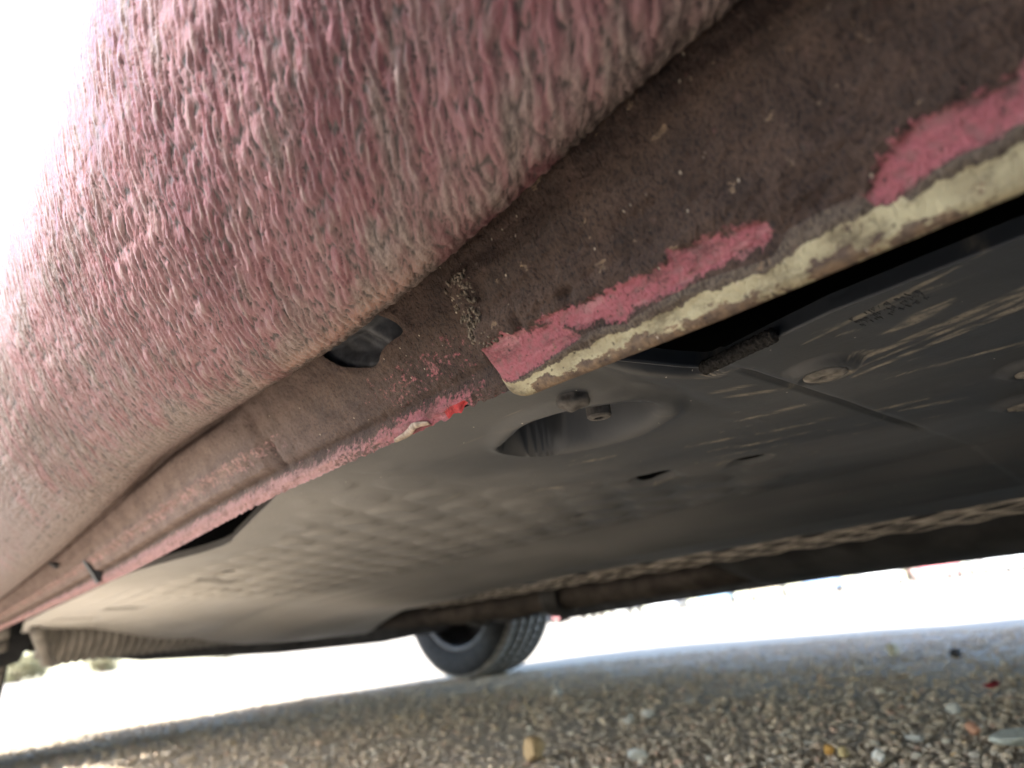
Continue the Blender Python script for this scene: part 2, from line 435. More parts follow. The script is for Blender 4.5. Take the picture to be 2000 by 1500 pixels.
def poly_sd(px_, py_, poly, sy=1.0):
    """signed distance (negative inside) in the (y, t*sy) plane"""
    P = np.array(poly, float); P[:, 1] *= sy; q = np.stack([px_, py_ * sy], -1)
    d = np.full(px_.shape, 1e9); inside = np.zeros(px_.shape, bool)
    for i in range(len(P)):
        a, b = P[i], P[(i + 1) % len(P)]; ab = b - a
        u = np.clip(((q - a) @ ab) / (ab @ ab), 0, 1)
        d = np.minimum(d, np.linalg.norm(q - a - u[..., None] * ab, axis=-1))
        c = ((a[1] > q[..., 1]) != (b[1] > q[..., 1]))
        with np.errstate(divide='ignore', invalid='ignore'):
            inside ^= c & (q[..., 0] < (b[0] - a[0]) * (q[..., 1] - a[1]) / (b[1] - a[1]) + a[0])
    return np.where(inside, -d, d)

PA = [(0.1865, 0.666), (0.1818, 0.661), (0.1767, 0.711), (0.1734, 0.682), (0.1714, 0.721), (0.1668, 0.711), (0.1642, 0.746), (0.1609, 0.73), (0.1637, 0.702), (0.1562, 0.712), (0.1556, 0.794), (0.1508, 0.868), (0.1576, 0.882), (0.1702, 0.902), (0.1807, 0.92), (0.1927, 0.95), (0.198, 0.95), (0.198, 0.70)]
PB = [(0.1635, 0.697), (0.1532, 0.701), (0.144, 0.721), (0.1328, 0.736), (0.1221, 0.745), (0.1065, 0.74), (0.1057, 0.702), (0.102, 0.722), (0.0923, 0.735), (0.0829, 0.767), (0.0751, 0.782), (0.0762, 0.855), (0.0795, 0.868), (0.0887, 0.839), (0.1016, 0.848), (0.1154, 0.852), (0.1273, 0.861), (0.1298, 0.901), (0.1373, 0.858), (0.1477, 0.817), (0.1577, 0.749)]
PC = [(0.0495, 0.874), (0.046, 0.823), (0.0431, 0.789), (0.0391, 0.763), (0.0334, 0.734), (0.0276, 0.736), (0.0222, 0.744), (0.0163, 0.76), (0.0116, 0.74), (-0.02, 0.75), (-0.06, .78), (-.06, .88), (0.0097, 0.887), (0.0164, 0.859), (0.0195, 0.877), (0.0279, 0.865), (0.0339, 0.874), (0.0436, 0.915), (0.0484, 0.901)]
CR = [(-.2, .89), (0.0157, 0.889), (0.0201, 0.898), (0.0289, 0.901), (0.0324, 0.903), (0.0403, 0.928), (0.0484, 0.901), (0.0575, 0.888), (0.0662, 0.89), (0.0707, 0.891), (0.0774, 0.954), (0.09, 0.932), (0.1018, 0.908), (0.1176, 0.916), (0.1276, 0.932), (0.139, 0.905), (0.1509, 0.907), (0.1614, 0.917), (0.1692, 0.947), (0.1809, 0.964), (0.1939, 0.957)]
HOLE = [(0.2953, 0.116), (0.2945, 0.191), (0.2888, 0.285), (0.2773, 0.363), (0.267, 0.415), (0.2611, 0.405), (0.2567, 0.354), (0.2485, 0.323), (0.235, 0.334), (0.2365, 0.26), (0.241, 0.175), (0.2456, 0.12), (0.2546, 0.065), (0.2621, 0.076), (0.2759, 0.075), (0.2877, 0.07)]
def chaikin(P, n=2):
    for _ in range(n):
        Q = []
        for i in range(len(P)):
            a, b = np.array(P[i]), np.array(P[(i + 1) % len(P)]); Q += [tuple(.75 * a + .25 * b), tuple(.25 * a + .75 * b)]
        P = Q
    return P
NX, NZ = -0.86, -0.5                        # flange outward direction

# jack flange: thicker outer plate with the rolled, chipped cream lip
E0 = 0.1955
yj = np.concatenate([np.arange(-0.22, -0.03, 0.0025), np.linspace(-0.03, E0, 215)])
tj = np.concatenate([np.linspace(-0.12, 0.6, 60), np.linspace(0.6, 1.0, 52)[1:]])
rollx = np.array([.0004, .0011, .0023, .0038, .0050, .0057, .0059, .0056])
rollz = np.array([-.0005, -.0012, -.0018, -.0020, -.0014, -.0001, .003, .008])
nt = len(tj) + len(rollx)
Yj = np.repeat(yj[:, None], nt, 1); Tj = np.repeat(np.concatenate([tj, 1 + .012 * np.arange(1, 9)])[None], len(yj), 0)
Xj, Zj = flange_pt(Yj, np.minimum(Tj, 1))
Xj[:, len(tj):] += rollx; Zj[:, len(tj):] += rollz
# rounded lower corner at the end of the plate
dend = E0 - Yj
lift = np.where(dend < 0.012, (0.012 - np.sqrt(np.maximum(0.012 ** 2 - (0.012 - dend) ** 2, 0))), 0) * sstep(.72, 1.0, Tj)
Zj += lift * 0.55
proud = 0.0045 * sstep(0.20, 0.46, Tj + 0.05 * perlin(Yj * 70, Tj * 3, 71)) * np.where(dend < .02, 1, 1)
m = np.minimum(np.minimum(poly_sd(Yj, Tj, PA, .07), poly_sd(Yj, Tj, PB, .07)), poly_sd(Yj, Tj, PC, .07))
pink = sstep(0.0042, -0.0036, m)
crl = (.55 * np.interp(yj, *np.array(CR).T) + .45 * .912)[:, None]
cream = sstep(crl - .02, crl + .045, Tj)
greyb = sstep(.003, -.0005, poly_sd(Yj, Tj, [(c[0], c[1] - .028) for c in CR] + [(.2, 1.2), (-.2, 1.2)], .07)) * (1 - pink)
rust = 0.14 + 0.22 * sstep(.97, 1.035, Tj) * sstep(.02, .10, Yj) + 0.30 * sstep(.95, 1.0, Tj)
rust += .30 * sstep(.05, .30, perlin(Yj * 55, Tj * 6, 47)) * sstep(.9, .97, Tj)
rust *= sstep(0.197, 0.178, Yj) * 0.9 + 0.1
fz = 0.00085 * fbm(Yj / .0036, Tj * 19, 4, 41, .6) + 0.0011 * perlin(Yj / .016, Tj * 4, 45) + 0.0030 * perlin(Yj / .07 + .3 * perlin(Yj * 30, Tj * 2, 49), Tj * 6.5, 46) + 0.0012 * perlin(Yj / .025, Tj * 15, 48)
fz *= (1 - .75 * pink) * (1 - 0.8 * cream)
d = proud + fz + 0.0011 * (1 - sstep(.3, .7, pink)) * (1 - cream)
# small dents and blisters
for (cy, ct, ry, rt, dep) in [(.1478, .655, .0035, .05, -.0032), (.184, .395, .005, .05, -.0028), (.172, .65, .002, .05, -.0022),
                              (.135, .60, .004, .05, -.0008), (.09, .42, .006, .06, .001), (.06, .55, .01, .1, .0012)]:
    d += dep * np.exp(-((Yj - cy) / ry) ** 2 - ((Tj - ct) / rt) ** 2)
d -= 0.004 * sstep(.15, -.06, Tj)
d += 0.0022 * np.exp(-((Tj - .30 - .02 * np.sin(Yj * 40)) / .10) ** 2)          # long bead under the seam
Xj += NX * d; Zj += NZ * d
# closing strip round the free end
endX, endY, endZ = Xj[-1] + .004, np.full(nt, E0 + .0006), Zj[-1] + .001
Xj = np.vstack([Xj, endX]); Yj = np.vstack([Yj, endY]); Zj = np.vstack([Zj, endZ])
ext = lambda a: np.vstack([a, a[-1:]])
Tj = ext(Tj)
np_mesh('jacking_flange', np.stack([Xj, Yj, Zj], -1).reshape(-1, 3), grid_faces(len(yj) + 1, nt), M['jack'], car,
        uv=np.stack([Yj.ravel(), (Tj * .07).ravel()], -1),
        attrs=dict(pink=ext(pink).ravel(), cream=ext(cream).ravel(), grey=ext(greyb).ravel(), rust=ext(rust).ravel(),
                   left=np.zeros(Xj.size), red=np.zeros(Xj.size)))['label'] = 'thick seam flange with chipped cream lip and pink patches'

# sill flange: the plain run to the left, with a hole, beads and a ragged edge
yl = np.concatenate([np.linspace(0.165, 0.45, 330), np.linspace(0.45, 0.8, 190)[1:], np.linspace(0.8, 1.62, 130)[1:]])
tl = np.linspace(-0.12, 1.0, 105)
Yl, Tl = np.meshgrid(yl, tl, indexing='ij')
HP = chaikin(HOLE, 2)
hs = 0.07
sd = poly_sd(Yl, Tl, HP, hs)
cell = 0.0010                                # pull the vertices next to the rim onto it
gy = np.gradient(sd, axis=0) / np.gradient(Yl, axis=0); gt = np.gradient(sd, axis=1) / (np.gradient(Tl, axis=1) * hs)
snap = np.abs(sd) < cell * 0.65
Yl = np.where(snap, Yl - gy * sd, Yl); Tl = np.where(snap, Tl - gt * sd / hs, Tl)
inside = (sd < cell * 0.6)
deep = sd < -cell * 0.65
fin = inside[:-1, :-1] & inside[1:, :-1] & inside[:-1, 1:] & inside[1:, 1:]
Xl, Zl = flange_pt(Yl, Tl)
d = 0.0006 * fbm(Yl / .004, Tl * 18, 4, 51, .6) + 0.0010 * perlin(Yl / .02, Tl * 3, 55) + .0007 * perlin(Yl / .05, Tl * 9, 56)
d += 0.0032 * sstep(.392, .402, Yl - .012 * (Tl - .6)) * sstep(.12, .24, Tl) * sstep(.80, .70, Tl)      # pressed panel
d += 0.0018 * np.exp(-((Tl - .52) / .05) ** 2) * sstep(.38, .42, Yl)
d -= 0.0045 * np.exp(-((Tl - .06) / .10) ** 2) * sstep(.36, .44, Yl) * sstep(.66, .56, Yl)
d -= 0.0030 * np.exp(-((Tl - .16) / .025) ** 2) * sstep(.40, .46, Yl) * sstep(.60, .54, Yl)
d -= 0.0028 * np.exp(-((Yl - .388 + .03 * (Tl - .5) ** 2) / .0035) ** 2) * sstep(.48, .58, Tl) * sstep(.86, .78, Tl)
d -= 0.0025 * np.exp(-((Yl - .555) / .005) ** 2 - ((Tl - .56) / .06) ** 2)
d -= 0.0022 * np.exp(-((Tl - .80) / .045) ** 2)                               # groove above the hem
d += 0.0016 * sstep(.84, .92, Tl)
d += 0.0012 * np.exp(-((sd - .003) / .003) ** 2)                              # lip round the hole
crustm = np.exp(-((Yl - .192) / .006) ** 2) * sstep(.22, .36, Tl) * sstep(.72, .58, Tl)
d += crustm * (0.0035 + 0.0035 * fbm(Yl / .003, Tl * 22, 4, 57))
Xl += NX * d; Zl += NZ * d
rag = 0.0016 * fbm(yl / .006, yl * 0, 4, 61) + 0.0012 * np.exp(-((yl - .214) / .003) ** 2) + 0.0024 * np.exp(-((yl - .2225) / .0028) ** 2) + 0.0010
rag *= sstep(.62, .45, yl)
Zl += rag[:, None] * sstep(.90, 1.0, Tl)
leftw = sstep(.18, .55, Yl) * (0.95 - .55 * np.clip(np.exp(-((Tl - .80) / .035) ** 2) + np.exp(-((Tl - .16) / .03) ** 2) * sstep(.38, .44, Yl) * sstep(.64, .56, Yl) + np.exp(-((Yl - .388 + .03 * (Tl - .5) ** 2) / .003) ** 2) * sstep(.45, .55, Tl) * sstep(.9, .8, Tl), 0, 1))  # paler leftwards as if better lit; grooves darkened for depth, with dirt
pkl = (.5 + .4 * sstep(.28, .42, Yl)) * sstep(.74, .92, Tl) * sstep(.20, .25, Yl) + .42 * sstep(.44, .52, Tl) * sstep(.70, .62, Tl) * sstep(.3, .42, Yl)
pkl += 0.33 * sstep(.40, .55, Tl) * sstep(.30, .26, Yl) * sstep(.18, .22, Yl)
pkl *= 1 - .5 * np.exp(-((Tl - .78) / .06) ** 2)
redp = sstep(.0008, -.0008, poly_sd(Yl, Tl, [(0.2361, 0.935), (0.2301, 0.918), (0.2218, 0.925), (0.2208, 0.98), (0.2273, 1.05), (0.2349, 1.02)], .07))
np_mesh('sill_flange', np.stack([Xl, Yl, Zl], -1).reshape(-1, 3), grid_faces(len(yl), len(tl), ~fin), M['flange'], car,
        uv=np.stack([Yl.ravel(), (Tl * .07).ravel()], -1),
        attrs=dict(pink=pkl.ravel(), cream=np.zeros(Yl.size), left=leftw.ravel(), red=redp.ravel()))

# inner wall of the flange (its back side) so that it has thickness
yb = np.linspace(-.22, 1.62, 140); tb = np.linspace(0, 1, 6)
Yb, Tb = np.meshgrid(yb, tb, indexing='ij'); Xb, Zb = flange_pt(Yb, Tb)
np_mesh('flange_back', np.stack([Xb + .0035 + .012 * (1 - Tb), Yb, Zb + .004 * Tb], -1).reshape(-1, 3), grid_faces(140, 6, ~((Yb[:-1, :-1] > .215) & (Yb[:-1, :-1] < .30) & (Tb[:-1, :-1] < .5))), M['void'], car)

# grommet in the hole: a dished black plug with a diagonal rib
yg = np.linspace(.228, .303, 60); tg = np.linspace(0.0, .48, 60)
Yg, Tg = np.meshgrid(yg, tg, indexing='ij'); Xg, Zg = flange_pt(Yg, Tg)
sg = poly_sd(Yg, Tg, HP, hs)
dep = 0.0045 + 0.011 * sstep(.268, .250, Yg + .03 * (Tg - .2)) + 0.005 * sstep(0, -.006, sg)
ca = (Yg - .274) * .8 + (Tg - .2) * .07 * .62
dep += 0.0065 * np.exp(-((ca) / .0042) ** 2) * sstep(-.001, -.005, sg)
dep -= 0.0028 * np.exp(-((ca - .0005) / .0016) ** 2)
np_mesh('hole_grommet', np.stack([Xg - NX * dep, Yg, Zg - NZ * dep], -1).reshape(-1, 3), grid_faces(60, 60), M['plug'], car)['label'] = 'black dished plug in the sill hole'

# curled strip of peeled primer on the lower edge
n = 40
u = np.linspace(0, 1, n)
yc = .247 + .027 * u
tc = .955 - .045 * np.sin(u * 3.0) + .03 * u
Xc, Zc = flange_pt(yc, tc)
wv = np.linspace(0, 1, 5)
Vc = np.stack([(Xc[:, None] + NX * (.003 + .002 * np.sin(u * 7))[:, None] + .0022 * wv), np.repeat(yc[:, None], 5, 1) + .001 * wv,
               Zc[:, None] + NZ * .003 - .0018 * np.sin(wv * 2.6) * (0.4 + np.sin(u * 3.1)[:, None])], -1)
Vc[..., 2] += .0008
o = np_mesh('peeling_strip', Vc.reshape(-1, 3), grid_faces(n, 5), M['flake'], car)
o.modifiers.new('thick', 'SOLIDIFY').thickness = 0.0006
# dark strip painting in a shaded slot, dark piece standing in for a small hole, caked dirt grains
def on_flange(y, t, off):
    x, z = flange_pt(np.array(y), np.array(t)); return Vector((float(x) + NX * off, y, float(z) + NZ * off))
bm = bmesh.new()
pts = [on_flange(.77, t, .0042) for t in np.linspace(.50, .93, 6)]
rings = []
for p in pts:
    rings.append([bm.verts.new(p + Vector((0, dy, 0)) + Vector((NX, 0, NZ)) * o_) for dy, o_ in ((-.0055, -.004), (-.0045, .0016), (.0045, .0016), (.0055, -.004))])
for a, b in zip(rings, rings[1:]):
    for i in range(3): bm.faces.new((a[i], a[i + 1], b[i + 1], b[i]))
bm.faces.new(rings[0]); bm.faces.new(rings[-1][::-1])
bm_obj('slot_shade_strip', bm, M['black'], car)
bm = bmesh.new()
add_box(bm, on_flange(.855, .27, .0042), (.004, .034, .006), Matrix.Rotation(.25, 3, 'X'), .0018)
bm_obj('hole_stand_in', bm, M['plug'], car)
bm = bmesh.new()
for i in range(520):
    t = random.uniform(.24, .68)
    y = .1935 - .012 * (.45 - t) ** 2 / .04 * .3 + random.gauss(0, .0030)
    r = bmesh.ops.create_icosphere(bm, subdivisions=1, radius=random.uniform(.0003, .0010))
    p = on_flange(y, t, .003 + random.uniform(0, .0025))
    a = Matrix.Rotation(random.random() * 6, 3, 'Y')
    for v in r['verts']: v.co = a @ Vector((v.co.x * 1.8, v.co.y, v.co.z * .8)) + p
bm_obj('caked_dirt', bm, M['crust'], car, True)['kind'] = 'stuff'

# --- undertray
TXE = ([-.4, .09, .115, .148, .166, .182, .40, .43, .655, .69, .835, 1.2, 1.42, 1.66], [.246, .250, .254, .262, .222, .206, .200, .205, .256, .250, .228, .226, .236, .275])
yt = np.concatenate([np.arange(-.4, 0, .01), np.arange(0, .62, .0024), np.arange(.62, 1.661, .005)])
ut = np.linspace(0, 1, 300) ** 1.5
YT = np.repeat(yt[:, None], len(ut) + 3, 1)
xe = np.interp(yt, *TXE); xe = np.where(yt > .3, np.convolve(np.pad(xe, 12, 'edge'), np.hanning(27)[1:-1] / np.hanning(27)[1:-1].sum(), 'valid')[:len(xe)], xe); xm = np.interp(yt, [-.4, .9, 1.2, 1.66], [.78, .78, .82, 1.0])
XT = xe[:, None] + (xm - xe)[:, None] * np.concatenate([[0, 0, 0], ut])[None]
def tray_z(x, y):
    z = np.interp(x, [.18, .25, .40, .585, .62, .70, .78, 1.0], [.256, .250, .246, .2415, .2320, .2180, .2145, .2145])
    z = z - .008 * sstep(.7, 1.2, y) - .030 * sstep(1.2, 1.66, y) * sstep(.36, .56, x)
    # hexagonal dimples
    sx, sy = .044, .054
    xw = x + .004 * perlin(x * 22, y * 22, 83); yw = y + .006 * perlin(x * 20 + 5, y * 20, 84)
    row = np.round(xw / sx); oy = np.where(row.astype(int) % 2 == 0, 0, .5)
    dy = ((yw / sy - oy) - np.round(yw / sy - oy)) * sy; dx = xw - row * sx
    bump_ = sstep(.0230, .011, np.hypot(dx, dy))
    w = sstep(.0, .025, x - .215 - .055 * sstep(.42, .6, y)) * sstep(.585, .56, x) * sstep(.23, .28, y) * sstep(1.12, 1.0, y) * (1 - sstep(.16, .10, np.hypot((x - .30), (y - .235) * .9)))
    z = z - .0030 * bump_ * w + .0006 * fbm(x * 12, y * 12, 3, 81)
    # cup with the bolts
    q = np.hypot((x - .276) / .032, (y - .236) / .044); q = q + .06 * perlin(x * 60, y * 60, 86)
    z = z + .024 * sstep(1.02, np.where(x < .275, .86, .74), q) - .003 * np.exp(-((q - 1.15) / .14) ** 2)
    q = np.hypot((x - .275) / .020, (y - .272) / .014); z = z + .045 * sstep(1.12, .85, q)
    qx, qy = x - .208, y - .180; uu = np.clip((qx * .058 + qy * -.026) / (.058 ** 2 + .026 ** 2), 0, 1)
    z = z + .006 * np.exp(-(np.hypot(qx - uu * .058, qy + uu * .026) / .0035) ** 2)
    # swage running along the edge next to the cup
    z = z + .004 * np.exp(-((y - .182) / .008) ** 2) * sstep(.36, .22, x)
    # holes
    for cx, cy, r in [(.425, .303, .011), (.452, .240, .009), (.50, .45, .010), (.33, .83, .011)]:
        z = z + .003 * sstep(1.5, 1.0, np.hypot((x - cx) / r, (y - cy) / (r * 1.25)))
    for cx, cy in [(.307, .120), (.474, .083), (.404, .062)]:
        q = np.hypot(x - cx, y - cy) / .016; z = z - .004 * sstep(1.15, .7, q) + .004 * sstep(.75, .3, q)
    # joint between the two trays
    z = z + .0035 * np.exp(-((y - .141) / .0016) ** 2) * sstep(.27, .285, x) * sstep(.50, .47, x) - .0012 * sstep(.142, .139, y)
    # rectangular pads on the front part
    for cx, cy, hx, hy in [(.345, .885, .032, .016), (.322, 1.19, .026, .022), (.30, 1.36, .03, .03), (.40, .97, .02, .010)]:
        z = z + .022 * sstep(hx + .002, hx - .002, np.abs(x - cx)) * sstep(hy + .002, hy - .002, np.abs(y - cy))
    # shallow flow lines on the front part
    z = z + .0008 * np.sin(x * 260) * sstep(.9, 1.0, y) * sstep(1.2, 1.1, y)
    return z
THOLES = [(.425, .303, .011), (.452, .240, .009), (.50, .45, .010), (.33, .83, .011)]
sdT = np.full(XT.shape, 1.0); YT = YT.copy()
for cx, cy, r in THOLES:
    q = np.hypot(XT - cx, (YT - cy) / 1.25); sdT = np.minimum(sdT, q - r)
    near = np.abs(q - r) < .0014
    k_ = np.where(near, r / np.maximum(q, 1e-6), 1.0)
    XT = np.where(near, cx + (XT - cx) * k_, XT); YT = np.where(near, cy + (YT - cy) * k_, YT)
inT = sdT < .0014
keepT = ~(inT[:-1, :-1] & inT[1:, :-1] & inT[:-1, 1:] & inT[1:, 1:])
ZT = tray_z(XT, YT)
XT[:, 0] += .0015; ZT[:, 0] += .0075; XT[:, 1] += .0002; ZT[:, 1] += .0045; XT[:, 2] += .0000; ZT[:, 2] += .0016
XT[:, 1] += .001
dust = np.clip(.012 + .16 * sstep(.22, .6, YT) + .68 * sstep(.62, 1.12, YT) * (1 - .5 * sstep(1.2, 1.5, YT) * sstep(.4, .5, XT)) * (1 - .75 * sstep(.32, .55, XT) * sstep(1.15, .95, YT))
               + .10 * fbm(XT * 9, YT * 5, 3, 85) + .10 * sstep(.45, .25, XT) * sstep(.3, .5, YT), 0, .95)  # dust, plus painted light: paler to the front, darker on the downturned fold
dust *= 1 - .8 * sstep(1.1, .8, np.hypot((XT - .288) / .047, (YT - .245) / .062))  # cup coloured darker to stand in for the shade inside
for cx, cy, r in [(.425, .303, .012), (.452, .240, .010), (.50, .45, .010), (.33, .83, .011)]:
    dust *= 1 - sstep(1.0, .85, np.hypot((XT - cx) / r, (YT - cy) / (r * 1.3)))
for cx, cy, hx, hy in [(.345, .885, .032, .016), (.322, 1.19, .026, .022), (.30, 1.36, .03, .03), (.40, .97, .02, .010)]:
    dust *= 1 - .72 * sstep(hx + .004, hx - .002, np.abs(XT - cx)) * sstep(hy + .006, hy - .003, np.abs(YT - cy))  # pad recesses coloured darker, painting in their shade
streak = np.zeros_like(XT)
for (x0, y0, x1, y1, w) in [(.315, .118, .262, -.09, .0045), (.322, .112, .276, -.05, .0022), (.333, .118, .290, -.02, .003), (.352, .11, .372, -.02, .0018),
                            (.325, .142, .305, .168, .0025), (.300, .150, .292, .172, .0022), (.385, .205, .37, .235, .002), (.36, .165, .35, .19, .0018),
                            (.43, .10, .42, .13, .003), (.40, .17, .39, .20, .002), (.345, .27, .335, .30, .0018), (.415, .20, .405, .225, .0015),
                            (.38, .35, .365, .375, .003), (.29, .085, .28, .06, .005), (.27, .11, .25, .04, .0018), (.45, .29, .44, .312, .0022)]:
    a = np.array([x0, y0]); ab = np.array([x1, y1]) - a
    qx, qy = XT - x0, YT - y0; uu = np.clip((qx * ab[0] + qy * ab[1]) / (ab @ ab), 0, 1)
    dd = np.hypot(qx - uu * ab[0], qy - uu * ab[1]); ww = w * (.35 + .9 * np.sin(np.pi * np.clip(uu, .06, .94)))
    streak = np.maximum(streak, sstep(1.0, .5, dd / ww) * (.75 + .5 * fbm(XT * 150, YT * 40, 2, 90)))
rs = np.random.default_rng(77)
for _ in range(75):
    x0 = .262 + .22 * rs.random(); y0 = -.03 + .33 * rs.random(); L_ = .006 + .022 * rs.random() ** 2; w = .0007 + .0016 * rs.random() ** 2
    qx, qy = XT - x0, YT - y0; uu = np.clip((qx * -.25 + qy * .97) / L_, 0, 1)
    dd = np.hypot(qx + uu * L_ * .25, qy - uu * L_ * .97); ww = w * (.4 + .9 * np.sin(np.pi * np.clip(uu, .05, .95)))
    streak = np.maximum(streak, sstep(1.1, .5, dd / ww) * (.35 + .6 * rs.random()))
streak *= 1 - sstep(1.35, 1.1, np.hypot((XT - .284) / .040, (YT - .242) / .062))
streak = np.clip(streak * (.55 + 1.3 * fbm(XT * 260, YT * 90, 3, 92)), 0, 1) * .6
tray = np_mesh('undertray', np.stack([XT, YT, ZT], -1).reshape(-1, 3), grid_faces(len(yt), XT.shape[1], keepT), M['tray'], car,
               uv=np.stack([XT.ravel(), YT.ravel()], -1), attrs=dict(dust=dust.ravel(), streak=streak.ravel()))
# bolt, rounded boss, foam seal, fasteners and moulded marks on the tray
bm = bmesh.new(); nn = 24; rg = []
for r_, z_ in [(.0002, .004), (.0024, .004), (.0024, 0), (.0030, -.0004), (.0052, 0), (.0059, .0008), (.0059, .03)]:
    rg.append([bm.verts.new((.2570 + r_ * math.cos(2 * math.pi * k / nn), .2075 + r_ * math.sin(2 * math.pi * k / nn), .2440 + z_)) for k in range(nn)])
for a, b in zip(rg, rg[1:]):
    for k in range(nn): bm.faces.new((a[k], a[(k + 1) % nn], b[(k + 1) % nn], b[k]))
bm.faces.new(rg[0])
bm_obj('bolt', bm, M['bolt'], tray)
bm = bmesh.new(); r = bmesh.ops.create_icosphere(bm, subdivisions=4, radius=1)
for v in r['verts']:
    p = v.co.copy(); k = 1 + .10 * math.sin(p.x * 5 + 1) * math.sin(p.y * 4) + .06 * math.sin(p.z * 9)
    v.co = Vector((.2385 + p.x * .0075 * k, .2065 + p.y * .0085 * k, .2525 + p.z * .0075 * k))
bm_obj('boss', bm, M['bolt'], tray, True)
n = 120
us = np.linspace(0, 1, n); ring = np.linspace(0, 2 * np.pi, 24, endpoint=False)
U, R_ = np.meshgrid(us, ring, indexing='ij')
rad = (.0036 + .0008 * fbm(U * 26, R_ * 2.2, 4, 95)) * (0.35 + .65 * sstep(0, .05, U) * sstep(1, .96, U))
Vf = np.stack([.2600 - .0080 * U + rad * np.cos(R_), .152 - .040 * U + 0 * R_, .2497 + .8 * rad * np.sin(R_)], -1)
i = np.arange(n - 1)[:, None] * 24; k = np.arange(24)[None]
Ff = np.stack([i + k, i + (k + 1) % 24, i + 24 + (k + 1) % 24, i + 24 + k], -1).reshape(-1, 4)
np_mesh('foam_seal', Vf.reshape(-1, 3), Ff, M['foam'], tray)
for (cx, cy) in [(.307, .120), (.474, .083), (.404, .062)]:
    pr = [(.0001, .0005), (.002, .0005), (.0028, -.0012), (.0065, -.0016), (.0092, -.0006), (.0098, .002), (.0098, .006)]
    z0 = float(tray_z(np.array(cx), np.array(cy))) - .003
    nn = 28; bm = bmesh.new(); rg = []
    for r_, z_ in pr: rg.append([bm.verts.new((cx + r_ * math.cos(2 * math.pi * k / nn), cy + r_ * math.sin(2 * math.pi * k / nn), z0 + z_)) for k in range(nn)])
    for a, b in zip(rg, rg[1:]):
        for k in range(nn): bm.faces.new((a[k], a[(k + 1) % nn], b[(k + 1) % nn], b[k]))
    bm.faces.new(rg[0])
    bm_obj('push_fastener', bm, M['fastener'], tray, True)
bm = bmesh.new()
for r_ in range(3):                                            # rows of worn, unreadable moulded characters
    for c_ in range(15):
        if random.random() < .12: continue
        y = .088 - c_ * .0017; x = .2625 + r_ * .0048 - .0002 * c_
        z = float(tray_z(np.array(x), np.array(y)))
        for s_ in range(random.choice((1, 2, 2))):
            add_box(bm, (x + random.uniform(-.0006, .0006), y + s_ * .0007, z - .0001), (random.uniform(.0022, .0038), .00028, .0004), Matrix.Rotation(random.choice((0, 0, .25, -.2)), 3, 'Z'))
bm_obj('moulded_lettering', bm, M['tray'], tray)

# ribbed deflector at the front end of the tray
xs = np.linspace(.285, 1.06, 900); vs = np.linspace(0, 1, 26)
XD, VD = np.meshgrid(xs, vs, indexing='ij')
rib = np.abs(np.sin(np.pi * XD / .0165)) ** .8
top = np.interp(xs, [.285, .40, .56, 1.06], [.246, .240, .210, .205])[:, None]
bot = np.interp(xs, [.285, .31, .40, .74, 1.06], [.200, .178, .184, .187, .190])[:, None] - .004 * rib
yo = 1.60 + .06 * sstep(.28, .5, XD) - .05 * sstep(.33, .285, XD)
ZD = top + (bot - top) * VD
YD = yo + .05 * VD ** 2 - .006 * rib * np.sin(np.pi * np.clip(VD, 0, 1)) ** .4
dfl = np_mesh('ribbed_deflector', np.stack([XD, YD, ZD], -1).reshape(-1, 3), grid_faces(900, 26), M['deflector'], car)
dfl.modifiers.new('thick', 'SOLIDIFY').thickness = 0.003
tube('deflector_edge', [(.262, 1.47, .235), (.278, 1.52, .222), (.290, 1.55, .205), (.303, 1.575, .186), (.318, 1.60, .180)], [.009, .010, .009, .010, .007], M['deflector'], car)

# expanded-metal shield beside the exhaust: crossing wavy strands
yy = np.linspace(-.35, 1.2, 620)
Vv, Fv, base = [], [], 0
for k in range(6):
    x0 = .787 + k * .0165
    amp_ = .0076 * (1 if k % 2 else -1)
    wave = amp_ * np.sign(np.sin(yy * 2 * np.pi / .115)) * np.abs(np.sin(yy * 2 * np.pi / .115)) ** .7
    zz = .2155 - .10 * (x0 - .78) + .0012 * np.sin(yy * 2 * np.pi / .115 * 2 + k)
    for q, (ox, oz) in enumerate(((-.0017, .0006), (.0, -.0012), (.0017, .0006))):
        Vv.append(np.stack([x0 + wave + ox, yy, zz + oz], -1))
    i = np.arange(len(yy) - 1)
    for q in range(3):
        a = base + q * len(yy) + i; b = base + ((q + 1) % 3) * len(yy) + i
        Fv.append(np.stack([a, a + 1, b + 1, b], -1))
    base += 3 * len(yy)
np_mesh('expanded_metal_shield', np.concatenate(Vv), np.concatenate(Fv), M['shield'], car)

# exhaust, muffler, axle parts
tube('exhaust_pipe', [(1.03, .55, .205), (1.03, .75, .200), (1.02, 1.0, .198), (1.0, 1.25, .195), (.98, 1.6, .205), (.97, 2.0, .23), (.97, 2.3, .28)], .026, M['exhaust'], car, 20)
for y in (.98, 1.22): lathe('pipe_clamp', [(-.02, .027), (-.02, .034), (-.012, .036), (.012, .036), (.02, .034), (.02, .027)], M['muffler'], car, 32).matrix_local = Matrix.Translation((1.015 - .96, y - .7, .197)) @ Matrix.Rotation(math.pi / 2, 4, 'Z')
